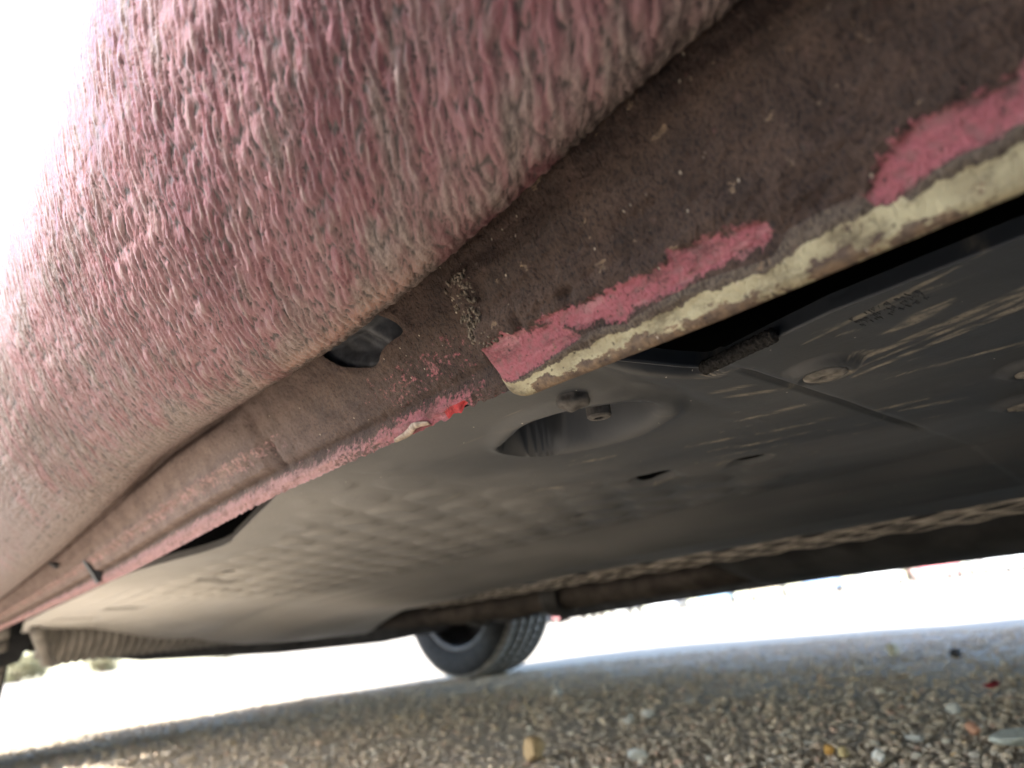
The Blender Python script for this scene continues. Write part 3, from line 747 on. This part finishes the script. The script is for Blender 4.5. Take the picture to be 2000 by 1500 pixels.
# muffler: oval drum
nn = 40; bm = bmesh.new(); rg = []
for (y, s) in [(-.55, .3), (-.55, .9), (-.53, 1.0), (-.2, 1.0), (-.19, 1.03), (-.17, 1.03), (-.16, 1.0), (.55, 1.0), (.57, .95), (.66, .4), (.70, .28)]:
    rg.append([bm.verts.new((1.06 + s * .13 * math.cos(2 * math.pi * k / nn), y, .232 + s * .062 * math.sin(2 * math.pi * k / nn))) for k in range(nn)])
for a, b in zip(rg, rg[1:]):
    for k in range(nn): bm.faces.new((a[k], a[(k + 1) % nn], b[(k + 1) % nn], b[k]))
bm.faces.new(rg[0])
bm_obj('muffler', bm, M['muffler'], car, True)
tube('axle_beam', [(.34, 2.02, .25), (.6, 2.04, .210), (.96, 2.05, .192), (1.3, 2.05, .188), (1.56, 2.06, .20)], [.03, .038, .040, .040, .034], M['beam'], car, 20)
for sgn in (-1, 1):
    tube('trailing_arm', [(CX + sgn * .34, 1.62, .245), (CX + sgn * .44, 1.80, .215), (CX + sgn * .58, 2.0, .235)], [.02, .028, .03], M['beam'], car)
    tube('spring_pan', [(CX + sgn * .50, 1.93, .20), (CX + sgn * .50, 1.93, .212), (CX + sgn * .50, 1.93, .35)], [.05, .062, .045], M['muffler'], car)
tube('brake_line', [(1.18, .2, .205), (1.20, .7, .195), (1.30, 1.1, .190), (1.42, 1.5, .195), (1.5, 1.8, .22)], .008, M['bolt'], car, 8)
tube('tie_bar', [(1.10, 1.15, .182), (1.26, 1.42, .178), (1.45, 1.68, .186)], [.012, .014, .012], M['exhaust'], car, 12)
bm = bmesh.new()
for c, s, a in [((1.70, 1.60, .195), (.02, .07, .03), 0), ((1.70, 1.63, .172), (.018, .03, .035), .5), ((1.70, 1.645, .155), (.016, .016, .02), .9)]:
    add_box(bm, c, s, Matrix.Rotation(a, 3, 'X'), .004)
bm_obj('tow_bracket', bm, M['beam'], car, True)

# floor, far tray, far sill
def sheet(name, pts, mat, thick=.004):
    bm = bmesh.new(); vs = [bm.verts.new(p) for p in pts]; bm.faces.new(vs)
    o = bm_obj(name, bm, mat, car); o.modifiers.new('thick', 'SOLIDIFY').thickness = thick; return o
sheet('floor_pan', [(.165, -.2, .335), (1.755, -.2, .335), (1.755, 1.6, .335), (1.6, 1.6, .335), (1.6, 2.3, .335), (.32, 2.3, .335), (.32, 1.6, .335), (.165, 1.6, .335)], M['void'])
sheet('floor_pan', [(.36, -1.2, .34), (1.56, -1.2, .34), (1.56, -.2, .34), (.36, -.2, .34)], M['void'])
xf = np.linspace(1.16, 1.71, 60); yf = np.linspace(-.4, 1.55, 160)
YF, XF = np.meshgrid(yf, xf, indexing='ij')
ZF = .228 + .02 * sstep(1.2, 1.4, XF) + .0015 * np.cos(XF * 160) * np.cos(YF * 160)
np_mesh('undertray', np.stack([XF, YF, ZF], -1).reshape(-1, 3), grid_faces(160, 60), M['tray'], car, uv=np.stack([XF.ravel(), YF.ravel()], -1),
        attrs=dict(dust=np.full(XF.size, .25), streak=np.zeros(XF.size)))
yf = np.linspace(-.22, 1.66, 60); zlow = np.interp(yf, [-.22, .4, 1.3, 1.66], [.192, .187, .168, .156])
prof = np.array([(1.758, .33), (1.766, .275), (1.775, .272), (1.80, .28), (1.84, .31), (1.87, .36), (1.895, .42), (1.90, .62)])
np_mesh('sill_panel', np.stack([np.repeat(prof[None, :, 0], 60, 0), np.repeat(yf[:, None], len(prof), 1), np.repeat(prof[None, :, 1], 60, 0)], -1).reshape(-1, 3), grid_faces(60, len(prof)), M['body'], car)
fp = np.array([(1.735, 1.0), (1.738, .5), (1.740, .06), (1.744, 0.0), (1.749, .06), (1.752, .6), (1.756, 1.0)])
np_mesh('sill_flange', np.stack([np.repeat(fp[None, :, 0], 60, 0), np.repeat(yf[:, None], 7, 1), zlow[:, None] + (.30 - zlow)[:, None] * fp[None, :, 1]], -1).reshape(-1, 3), grid_faces(60, 7), M['beam'], car)

# wheels
R = .31
WHEELS = [(.162, 1.95, 1), (1.72, 2.08, -1), (.20, -.57, 1), (1.72, -.57, -1)]
def tyre_profile():
    hw = .1
    p = [(-.088, .212), (-.098, .225), (-.105, .25), (-.104, .275), (-.096, .295), (-.086, .3035)]
    for g in (-.055, -.018, .018, .055):
        p += [(g - .006, .309), (g - .005, .3025), (g + .005, .3025), (g + .006, .309)]
    return p + [(.086, .3035), (.096, .295), (.104, .275), (.105, .25), (.098, .225), (.088, .212)]
def make_wheel(loc, inner):
    w = bpy.data.objects.new('wheel', None); w.empty_display_size = .1
    link(w, car); w.matrix_parent_inverse = Matrix(); w.location = Vector(loc) - car.location
    t = lathe('tyre', tyre_profile(), M['rubber'], None, 96); t.parent = w
    # tread blocks
    V, F = [], []; nb = 64
    for rrow, (x0, x1) in enumerate([(-.093, -.062), (-.048, -.025), (-.011, .011), (.025, .048), (.062, .093)]):
        for k in range(nb):
            a0 = 2 * np.pi * (k + .5 * (rrow % 2)) / nb; a1 = a0 + 2 * np.pi / nb * .88; sk = .03 * (1 if rrow % 2 else -1)
            b = len(V); edge = rrow in (0, 4)
            for rr in (.300, .3115):
                for (x, a) in ((x0, a0), (x1, a0 + sk), (x1, a1 + sk), (x0, a1)):
                    r_ = rr - (.006 if edge and abs(x) > .09 else 0); V.append((x, r_ * math.cos(a), r_ * math.sin(a)))
            for f in ((4, 5, 6, 7), (0, 1, 5, 4), (1, 2, 6, 5), (2, 3, 7, 6), (3, 0, 4, 7)): F.append([b + j for j in f])
    tb_ = np_mesh('tread', np.array(V), np.array(F), M['tread'], None, False); tb_.parent = w; tb_['kind'] = 'stuff'
    s = inner                                                     # +1: the inner side faces +x
    rp = [(s * .088, .214), (s * .092, .222), (s * .084, .206), (s * .02, .195), (-s * .05, .19), (-s * .055, .12), (-s * .06, .06), (-s * .03, .055), (-s * .03, .001)]
    r_ = lathe('rim', rp, M['rim'], None, 64); r_.parent = w
    rl = lathe('rim_lip', [(s * .086, .200), (s * .094, .206), (s * .096, .216), (s * .092, .221)], M['rim'], None, 64); rl.parent = w
    dsc = lathe('brake_drum', [(s * .005, .001), (s * .005, .11), (s * .0, .115), (-s * .045, .115), (-s * .045, .001)], M['rim'], None, 48); dsc.parent = w
    return w
for (x, y, s) in WHEELS: make_wheel((x, y, R), s)
for (x, y, s) in WHEELS:                                        # dark liners above the wheels
    aa = np.linspace(-.15, np.pi + .15, 40); xx = np.linspace(-.13, .16, 6)
    A, XX = np.meshgrid(aa, xx, indexing='ij')
    V = np.stack([x + s * XX, y + .345 * np.cos(A), R + .345 * np.sin(A)], -1)
    ar = np_mesh('wheel_arch_liner', V.reshape(-1, 3), grid_faces(40, 6), M['black'], car)
    ar.modifiers.new('thick', 'SOLIDIFY').thickness = .004

bm = bmesh.new()
vs_ = [bm.verts.new(p) for p in [(.10, 1.66, .40), (.10, 1.655, .205), (.16, 1.65, .186), (.22, 1.65, .178), (.275, 1.66, .190), (.30, 1.67, .24), (.31, 1.69, .40)]]
bm.faces.new(vs_)
o = bm_obj('splash_shield', bm, M['black'], car); o.modifiers.new('thick', 'SOLIDIFY').thickness = .004
# upper body shell (mostly above the frame; it shades the ground)
st = np.concatenate([np.linspace(-1.28, 2.45, 120)])
half_top = lambda y: np.interp(y, [-1.28, -1.2, -.9, .9, 1.55, 2.0, 2.4, 2.52], [.78, .80, .80, .78, .76, .72, .66, .60])
prof_n = 14
rows = []
for y in st:
    zs = half_top(y)
    e = max(0, abs(y - .60) - 1.45) / .45
    ins = .30 * min(e, 1) ** 2.2
    zl_ = .62 if -.22 <= y <= 1.62 else .30
    for (wx, wy, _) in ((0, 1.97, 0), (0, -.57, 0)):
        if abs(y - wy) < .36: zl_ = max(zl_ if zl_ < .6 else 0, R + math.sqrt(.36 ** 2 - (y - wy) ** 2))
    roof = float(np.interp(y, [-1.28, -1.1, -.75, -.2, .7, 1.35, 1.6], [zs, zs + .05, zs + .36, zs + .47, zs + .46, zs + .1, zs]))
    pts = []
    for k in range(8):
        z = zl_ + (zs - zl_) * k / 7
        pts.append((.022 + ins + .03 * max(0, (z - .75) / .2) ** 2, z))
    rf = roof - zs
    pts += [(.10 + ins, zs + .02 + rf * .03), (.22 + ins, zs + .02 + rf * .5), (.36 + ins, zs + .02 + rf * .88), (.46 + ins * .8, zs + .02 + rf * .98), (.6, zs + .025 + rf), (.96, zs + .03 + rf * 1.0)]
    rows.append(pts + [(2 * CX - a, b) for a, b in pts[-2::-1]])
RW = np.array(rows)
V = np.stack([RW[..., 0], np.repeat(st[:, None], RW.shape[1], 1), RW[..., 1]], -1)
np_mesh('body_shell', V.reshape(-1, 3), grid_faces(len(st), RW.shape[1]), M['body'], car)
for yend, nm in ((2.45, 'bumper'), (-1.28, 'bumper')):
    bm = bmesh.new(); s = 1 if yend > 0 else -1
    zt_ = float(half_top(yend)) + .02; rings = []
    for k, (dy, z) in enumerate([(0, zt_), (.025, zt_ - .08), (.04, .5), (.03, .36), (-.02, .29), (-.12, .27)]):
        rings.append([bm.verts.new((CX + a * (.64 + .02 * (k in (1, 2, 3))), yend + s * (dy - .10 * abs(a) ** 3), z)) for a in np.linspace(-1, 1, 13)])
    for a, b in zip(rings, rings[1:]):
        for k in range(12): bm.faces.new((a[k], a[k + 1], b[k + 1], b[k]))
    o = bm_obj(nm, bm, M['body'], car, True); o.modifiers.new('thick', 'SOLIDIFY').thickness = .01
def window(yA, yB, side):
    """side glass between two stations, just proud of the shell"""
    sel = np.where((st > yA) & (st < yB))[0]
    v = []
    for i in sel:
        for u in np.linspace(.2, 1.85, 7):
            x, z = np.interp(u, [0, 1, 2], RW[i][8:11, 0]), np.interp(u, [0, 1, 2], RW[i][8:11, 1])
            x -= .008
            v.append((x if side < 0 else 2 * CX - x, st[i], z + .002))
    o = np_mesh('side_window', np.array(v), grid_faces(len(sel), 7), M['glass'], car); o.modifiers.new('thick', 'SOLIDIFY').thickness = .002
for s in (-1, 1):
    window(-.75, .02, s); window(.1, 1.05, s)
for nm, yA, yB in (('windshield', .82, 1.34), ('rear_window', -1.05, -.80)):
    sel = np.where((st > yA) & (st < yB))[0]; c0 = RW.shape[1] // 2
    v = np.stack([np.stack([RW[i][c0 - 3:c0 + 4, 0], np.full(7, st[i] + (.004 if yA > 0 else -.004)), RW[i][c0 - 3:c0 + 4, 1] + .010], -1) for i in sel])
    o = np_mesh(nm, v.reshape(-1, 3), grid_faces(len(sel), 7), M['glass'], car); o.modifiers.new('thick', 'SOLIDIFY').thickness = .003

# ------------------------------------------------------------------ gravel
def ico(sub):
    bm = bmesh.new(); bmesh.ops.create_icosphere(bm, subdivisions=sub, radius=1)
    V = np.array([v.co for v in bm.verts]); F = np.array([[v.index for v in f.verts] for f in bm.faces]); bm.free(); return V, F
PAL = np.array([(.58, .47, .34), (.50, .41, .30), (.64, .54, .41), (.44, .38, .30), (.56, .39, .28), (.37, .31, .24), (.66, .62, .52), (.56, .55, .48), (.12, .11, .10), (.60, .40, .17), (.52, .31, .23), (.47, .37, .26)])
PAL = (.6 * PAL + .4 * np.array([.60, .49, .355])) * 1.12
PW = np.array([6, 6, 5, 4, 3, 3, 2, 1.2, .8, .25, .6, 5]); PW = PW / PW.sum()
def scatter(name, xy, rmin, rmax, sub, label, seed):
    r = np.random.default_rng(seed); n = len(xy); V0, F0 = ico(sub)
    rad = rmin + (rmax - rmin) * r.random(n) ** 3.4
    shp = np.stack([.75 + .5 * r.random(n), .65 + .35 * r.random(n), .45 + .4 * r.random(n)], -1)
    ph = r.random((n, 3, 3)) * 6.28; fr = 1.2 + 1.6 * r.random((n, 3, 3))
    P = np.repeat(V0[None], n, 0)
    bumpy = 1 + .13 * np.sin(np.einsum('nij,nvj->nvi', fr, P) * 1.4 + ph[:, :, 0][:, None, :]).sum(-1) * (.5 + .5 * r.random(n))[:, None]
    P = P * bumpy[..., None] * (shp * rad[:, None])[:, None, :]
    a = r.random(n) * 6.28; b = (r.random(n) - .5) * .9
    ca, sa, cb, sb = np.cos(a), np.sin(a), np.cos(b), np.sin(b)
    x, y, z = P[..., 0], P[..., 1], P[..., 2]
    y, z = y * cb[:, None] - z * sb[:, None], y * sb[:, None] + z * cb[:, None]
    x, y = x * ca[:, None] - y * sa[:, None], x * sa[:, None] + y * ca[:, None]
    zc = rad * (-.15 + .6 * r.random(n)) - .002
    P = np.stack([x + xy[:, :1], y + xy[:, 1:], z + zc[:, None]], -1)
    ci = r.choice(len(PAL), n, p=PW); c = PAL[ci] * (.78 + .4 * r.random(n))[:, None]
    F = (F0[None] + (np.arange(n) * len(V0))[:, None, None]).reshape(-1, 3)
    o = np_mesh(name, P.reshape(-1, 3), F, M['pebble'], None, True, cols=np.repeat(c, len(V0), 0))
    return tag(o, label, 'gravel', kind='stuff')
q = RNG.random((126000, 2)) * [2.5, 2.6] + [.12, -.1]
dist = np.hypot(q[:, 0], q[:, 1])
nearx = np.interp(q[:, 1], [-.1, .1, .7, 1.2, 2.0, 2.6], [.66, .66, .52, .40, .26, .2])
A_ = q[(q[:, 0] > nearx) & (dist < 1.2)]
B_ = q[(q[:, 0] > nearx) & (dist >= 1.2) & (dist < 2.75) & (q[:, 0] < 2.5) & (np.arange(len(q)) % 5 < 2)]
C_ = q[(q[:, 0] <= nearx)][::3]
scatter('gravel', A_, .0013, .0054, 2, 'fine rounded gravel in the shade of the car, nearest the viewer', 1)
scatter('gravel', B_, .0020, .0070, 1, 'blurred shaded gravel stretching towards the far wheel', 2)
scatter('gravel', C_, .003, .009, 1, 'loose gravel beside the car sill', 3)

def stone(name, xy, size, col, label, seed, angular=.0, rot=0, group=None, cat='stone'):
    r = np.random.default_rng(seed); V0, F0 = ico(3)
    P = V0 * (1 + .12 * np.sin(V0 @ (r.random((3, 3)) * 3) * 1.3 + r.random(3) * 6).sum(-1))[:, None]
    for _ in range(int(angular)):
        nrm = r.normal(size=3); nrm /= np.linalg.norm(nrm); dd = P @ nrm; k = .45 + .3 * r.random()
        P = P - np.outer(np.maximum(dd - k, 0), nrm) * .95
    P = P + .02 * np.stack([perlin(P[:, 0] * 5 + i, P[:, 1] * 5 + P[:, 2] * 3, seed + i) for i in range(3)], -1)
    P = P * np.array(size); c, s = math.cos(rot), math.sin(rot)
    P = P @ np.array([[c, s, 0], [-s, c, 0], [0, 0, 1]])
    P[:, 2] -= P[:, 2].min() * .86
    o = np_mesh(name, P, F0, M['pebble'], None, angular == 0, cols=np.repeat(np.array([col]), len(P), 0))
    o.location = (*xy, .001)
    if angular:
        o.modifiers.new('bev', 'BEVEL').width = .0006
    return tag(o, label, cat, group)
stone('rock', (.648, .700), (.019, .015, .016), (.50, .36, .20), 'tan angular rock at the bottom edge, largest stone in the gravel', 5, 7, .6)
stone('rock', (.898, .758), (.013, .009, .007), (.58, .57, .52), 'pale grey lump of stone, larger of the two white stones mid gravel', 6, 4, .3)
stone('pebble', (.945, .757), (.009, .008, .007), (.62, .61, .57), 'small round white pebble right of the pale grey lump', 7)
stone('rock', (.686, .575), (.011, .007, .007), (.55, .57, .54), 'pale grey-green wedge of stone at the bottom edge', 8, 5, -.5)
stone('rock', (.825, .243), (.019, .012, .008), (.50, .54, .50), 'flat pale green-grey stone at the right edge of the gravel', 9, 4, -.8)
stone('rock', (.996, .343), (.010, .008, .007), (.48, .49, .46), 'grey stone standing proud at right, behind the flat pale one', 10, 3, .4)
stone('pebble', (.755, .385), (.0055, .005, .0048), (.58, .33, .09), 'small bright orange pebble near the bottom edge', 11)
stone('pebble', (.744, .366), (.006, .0052, .0046), (.52, .42, .22), 'yellowish pebble next to the bright orange one', 12)
stone('pebble', (.736, .329), (.0075, .0052, .005), (.66, .66, .62), 'white oval pebble at the bottom edge, right of the yellowish one', 13, 0, .8)
stone('pebble', (.873, .288), (.007, .006, .006), (.50, .27, .18), 'pinkish orange pebble left of the flat pale stone', 14)
stone('pebble', (1.756, .697), (.015, .013, .013), (.48, .46, .34), 'round yellowish stone far back by the bright edge of the shade', 15)
stone('rock', (1.665, .543), (.017, .014, .010), (.05, .05, .055), 'dark stone far back at right in the shade, under the exhaust side', 16, 3)
stone('pebble', (1.20, 1.20), (.010, .009, .009), (.60, .60, .58), 'whitish pebble in front of the far wheel', 17)
stone('rock', (.838, .333), (.013, .006, .005), (.46, .47, .44), 'thin grey sliver of stone lying flat at lower right', 18, 3, .9)
# dead red leaf and a dry straw
n = 14; u = np.linspace(-1, 1, n); A, B = np.meshgrid(u, u, indexing='ij')
wl = .009 * np.sqrt(np.maximum(0, 1 - A ** 2)) * (1 - .3 * A)
Vl = np.stack([1.145 + A * .02, .34 + B * wl, .010 + .004 * A ** 2 + .004 * B ** 2], -1)
leaf = np_mesh('fallen_leaf', Vl.reshape(-1, 3), grid_faces(n, n), plain('dead_red_leaf', (.20, .03, .035), .7, .2, nscale=150), None)
leaf.modifiers.new('thick', 'SOLIDIFY').thickness = .0006
tag(leaf, 'dark red fallen leaf on the gravel at right', 'leaf')
tag(tube('straw', [(.836, .889, .004), (.845, .905, .015), (.85, .918, .026), (.852, .926, .034), (.851, .931, .040)], [.0009, .0011, .0010, .0012, .0003], M['straw'], None, 8),
    'thin dry straw sticking up behind the tan rock', 'straw')

# ------------------------------------------------------------------ parked cars, van and trees beyond
def parked_car(loc, rz, paint, label, group='cars parked in a row across the lot', van=False):
    c = empty('parked_van' if van else 'parked_car', loc); c.rotation_euler = (0, 0, rz)
    L, H, Wd = (5.0, 2.1, 1.9) if van else (4.2, 1.45, 1.72)
    def put(o): o.parent = c; o.matrix_parent_inverse = Matrix(); return o
    ss = np.linspace(-L / 2, L / 2, 61); wa = (-L * .3, L * .3); rows = []
    for x in ss:
        if van: zt_ = float(np.interp(x, [-L / 2, -L / 2 + .1, L * .22, L * .36, L / 2], [H * .95, H, H, 1.15, .8]))
        else: zt_ = float(np.interp(x, [-L / 2, -L * .46, -L * .3, -.1, L * .14, L * .26, L * .46, L / 2], [.75, 1.0, H * .97, H, H * .96, .98, .82, .62]))
        sh_ = min(zt_, .88); zb = .24
        for w in wa:
            if abs(x - w) < .37: zb = max(zb, .30 + math.sqrt(.37 ** 2 - (x - w) ** 2))
        zb = min(zb, sh_ - .05); ins = .22 * max(0, (abs(x) - L * .4) / (L * .1)) ** 2
        hw = Wd / 2 - ins
        pts = [(hw - .06, zb), (hw, (zb + sh_) / 2), (hw - .02, sh_), (hw - .07 - .14 * (zt_ - sh_) / .6, sh_ + (zt_ - sh_) * .55), (hw - .16 - .16 * (zt_ - sh_) / .6, zt_), (0, zt_ + .02)]
        rows.append(pts + [(-a, b) for a, b in pts[-2::-1]])
    rw = np.array(rows)
    V = np.stack([np.repeat(ss[:, None], rw.shape[1], 1), rw[..., 0], rw[..., 1]], -1)
    put(np_mesh('body', V.reshape(-1, 3), grid_faces(61, rw.shape[1]), paint, None))
    for sx in (-1, 1):
        bm = bmesh.new(); i = 0 if sx < 0 else -1
        v = [bm.verts.new((ss[i] + sx * .004, p[0], p[1])) for p in rows[i]]; bm.faces.new(v)
        put(bm_obj('bumper', bm, paint))
    for sgn in (-1, 1):
        sel = [k for k in range(61) if rw[k, 4, 1] - rw[k, 2, 1] > .34 and ss[k] < L * .3]
        v = []
        for k in sel:
            a, b = rw[k, 2], rw[k, 4]
            for u_ in (.14, .85): v.append((ss[k], sgn * (a[0] + (b[0] - a[0]) * u_ + .02), a[1] + (b[1] - a[1]) * u_))
        o = put(np_mesh('side_window', np.array(v), grid_faces(len(sel), 2), M['glass'], None)); o.modifiers.new('thick', 'SOLIDIFY').thickness = .01
    for w in wa:
        for sgn in (-1, 1):
            t = lathe('tyre', [(-.09, .18), (-.1, .25), (-.08, .3), (.08, .3), (.1, .25), (.09, .18)], M['tread'], None, 28)
            t.parent = c; t.rotation_euler = (0, 0, math.pi / 2); t.location = (w, sgn * (Wd / 2 - .1), .3)
            hb = lathe('hubcap', [(-.07, .185), (-.06, .1), (-.075, .001)] if sgn > 0 else [(.07, .185), (.06, .1), (.075, .001)], M['hub'], None, 20)
            hb.parent = c; hb.rotation_euler = (0, 0, math.pi / 2); hb.location = (w, sgn * (Wd / 2 - .06), .3)
    for sgn in (-1, 1):
        bm = bmesh.new(); add_box(bm, (L / 2 - .06, sgn * (Wd / 2 - .42), .66), (.14, .34, .14), None, .03); put(bm_obj('headlight', bm, M['lamp']))
        bm = bmesh.new(); add_box(bm, (-L / 2 + .05, sgn * (Wd / 2 - .40), .78), (.12, .26, .2), None, .03); put(bm_obj('tail_lamp', bm, M['tail']))
    return tag(c, label, 'van' if van else 'car', None if van else group)
PC_ = dict(white=(.78, .79, .80), red=(.60, .20, .22), blue=(.26, .38, .6), silver=(.6, .62, .64), black=(.12, .12, .13), beige=(.5, .44, .32), lightblue=(.32, .5, .66))  # red and blue lightened to paint in the glare over the row
PM = {k: mat_paint('parked_' + k, v) for k, v in PC_.items()}
# seen along bearings left to right below the exhaust
row = [('silver', 'silver car at the left end of the distant row, beside the far wheel'), ('red', 'red car, leftmost red one of the distant row'),
       ('white', 'white car right of the leftmost red one in the distant row'), ('white', 'second white car from the left in the distant row'),
       ('lightblue', 'light blue car in the middle of the distant row'), ('beige', 'beige car beside the light blue one in the distant row'),
       ('blue', 'dark blue car right of the beige one in the distant row'), ('white', 'white car right of the dark blue one in the distant row'),
       ('red', 'red car between two pale ones, right half of the distant row'), ('silver', 'silver car in the right half of the distant row'),
       ('black', 'black car near the right end of the distant row'), ('red', 'red car at the right end of the distant row')]
for k, (cn, lb) in enumerate(row):
    a0 = math.radians(62); off = (k - 5.2) * 2.55     # a straight row, square to the view
    px_, py_ = 40 * math.sin(a0) + off * math.cos(a0), 40 * math.cos(a0) - off * math.sin(a0)
    parked_car((px_, py_, 0), math.radians(28) + (math.pi if k % 3 == 1 else 0) + .03 * math.sin(k * 2.1), PM[cn], lb)
parked_car((-1.92, -2.2, 0), math.radians(-90), mat_paint('dark_grey_paint', (.06, .065, .07)), 'dark grey van added out of view alongside the red hatchback, to shade the pink sill', van=True)  # added outside the view to keep sun off part of the sill
parked_car((3.6, 42.5, 0), math.radians(80), PM['white'], 'white van parked far off behind the near front wheel', van=True)

def tree(x, y, hgt, label, seed, wide=1.0):
    r = np.random.default_rng(seed); t = empty('tree', (x, y, 0))
    bm = bmesh.new()
    def limb(p0, p1, r0, r1):
        d_ = (p1 - p0).normalized(); a = d_.orthogonal().normalized(); b = d_.cross(a)
        A = [bm.verts.new(p0 + r0 * (math.cos(k * math.pi / 4) * a + math.sin(k * math.pi / 4) * b)) for k in range(8)]
        B = [bm.verts.new(p1 + r1 * (math.cos(k * math.pi / 4) * a + math.sin(k * math.pi / 4) * b)) for k in range(8)]
        for k in range(8): bm.faces.new((A[k], A[(k + 1) % 8], B[(k + 1) % 8], B[k]))
    top = Vector((0, 0, hgt * .5)); limb(Vector((0, 0, 0)), top, .05 * hgt, .028 * hgt); tips = []
    for k in range(9):
        a = k * 2.4; p = Vector((math.cos(a) * hgt * .28 * wide, math.sin(a) * hgt * .28 * wide, hgt * (.12 + .68 * r.random())))
        limb(top * (.45 + .5 * r.random()), p, .018 * hgt, .006 * hgt); tips.append(p)
    o = bm_obj('trunk', bm, M['bark']); o.parent = t
    nl_ = 2600; ctr = np.array([tips[i] for i in r.integers(0, len(tips), nl_)])
    c = ctr + r.normal(size=(nl_, 3)) * hgt * np.array([.12 * wide, .12 * wide, .10]); c[:, 2] = np.abs(c[:, 2])
    a = r.normal(size=(nl_, 3)); a /= np.linalg.norm(a, axis=1)[:, None]; b = np.cross(a, r.normal(size=(nl_, 3))); b /= np.linalg.norm(b, axis=1)[:, None]
    s = hgt * .05 * (.6 + .8 * r.random(nl_))[:, None]
    V = np.stack([c - a * s, c + b * s * .5, c + a * s, c - b * s * .5], 1).reshape(-1, 3)
    o = np_mesh('crown', V, np.arange(nl_ * 4).reshape(-1, 4), M['leaf'], None, False); o.parent = t
    return tag(t, label, 'tree', 'trees along the far edge of the lot')
for k, (deg, dist_, hh, lb) in enumerate([(9.5, 120, 5.0, 'low spreading tree on the horizon, leftmost beside the near wheel'), (14, 150, 4.2, 'small tree on the horizon left of the pale sky gap'),
                                          (21.5, 130, 3.6, 'small bushy tree on the horizon right of the pale sky gap'), (25.5, 150, 5.2, 'wide tree on the horizon below the ribbed deflector'),
                                          (30.5, 140, 6.0, 'tall tree on the horizon just left of the far wheel'), (70.5, 110, 7.0, 'tree behind the right half of the parked row'), (64, 120, 6.0, 'tree behind the middle of the parked row')]):
    a = math.radians(deg); tree(dist_ * math.sin(a), dist_ * math.cos(a), hh, lb, 200 + k, 1.4)
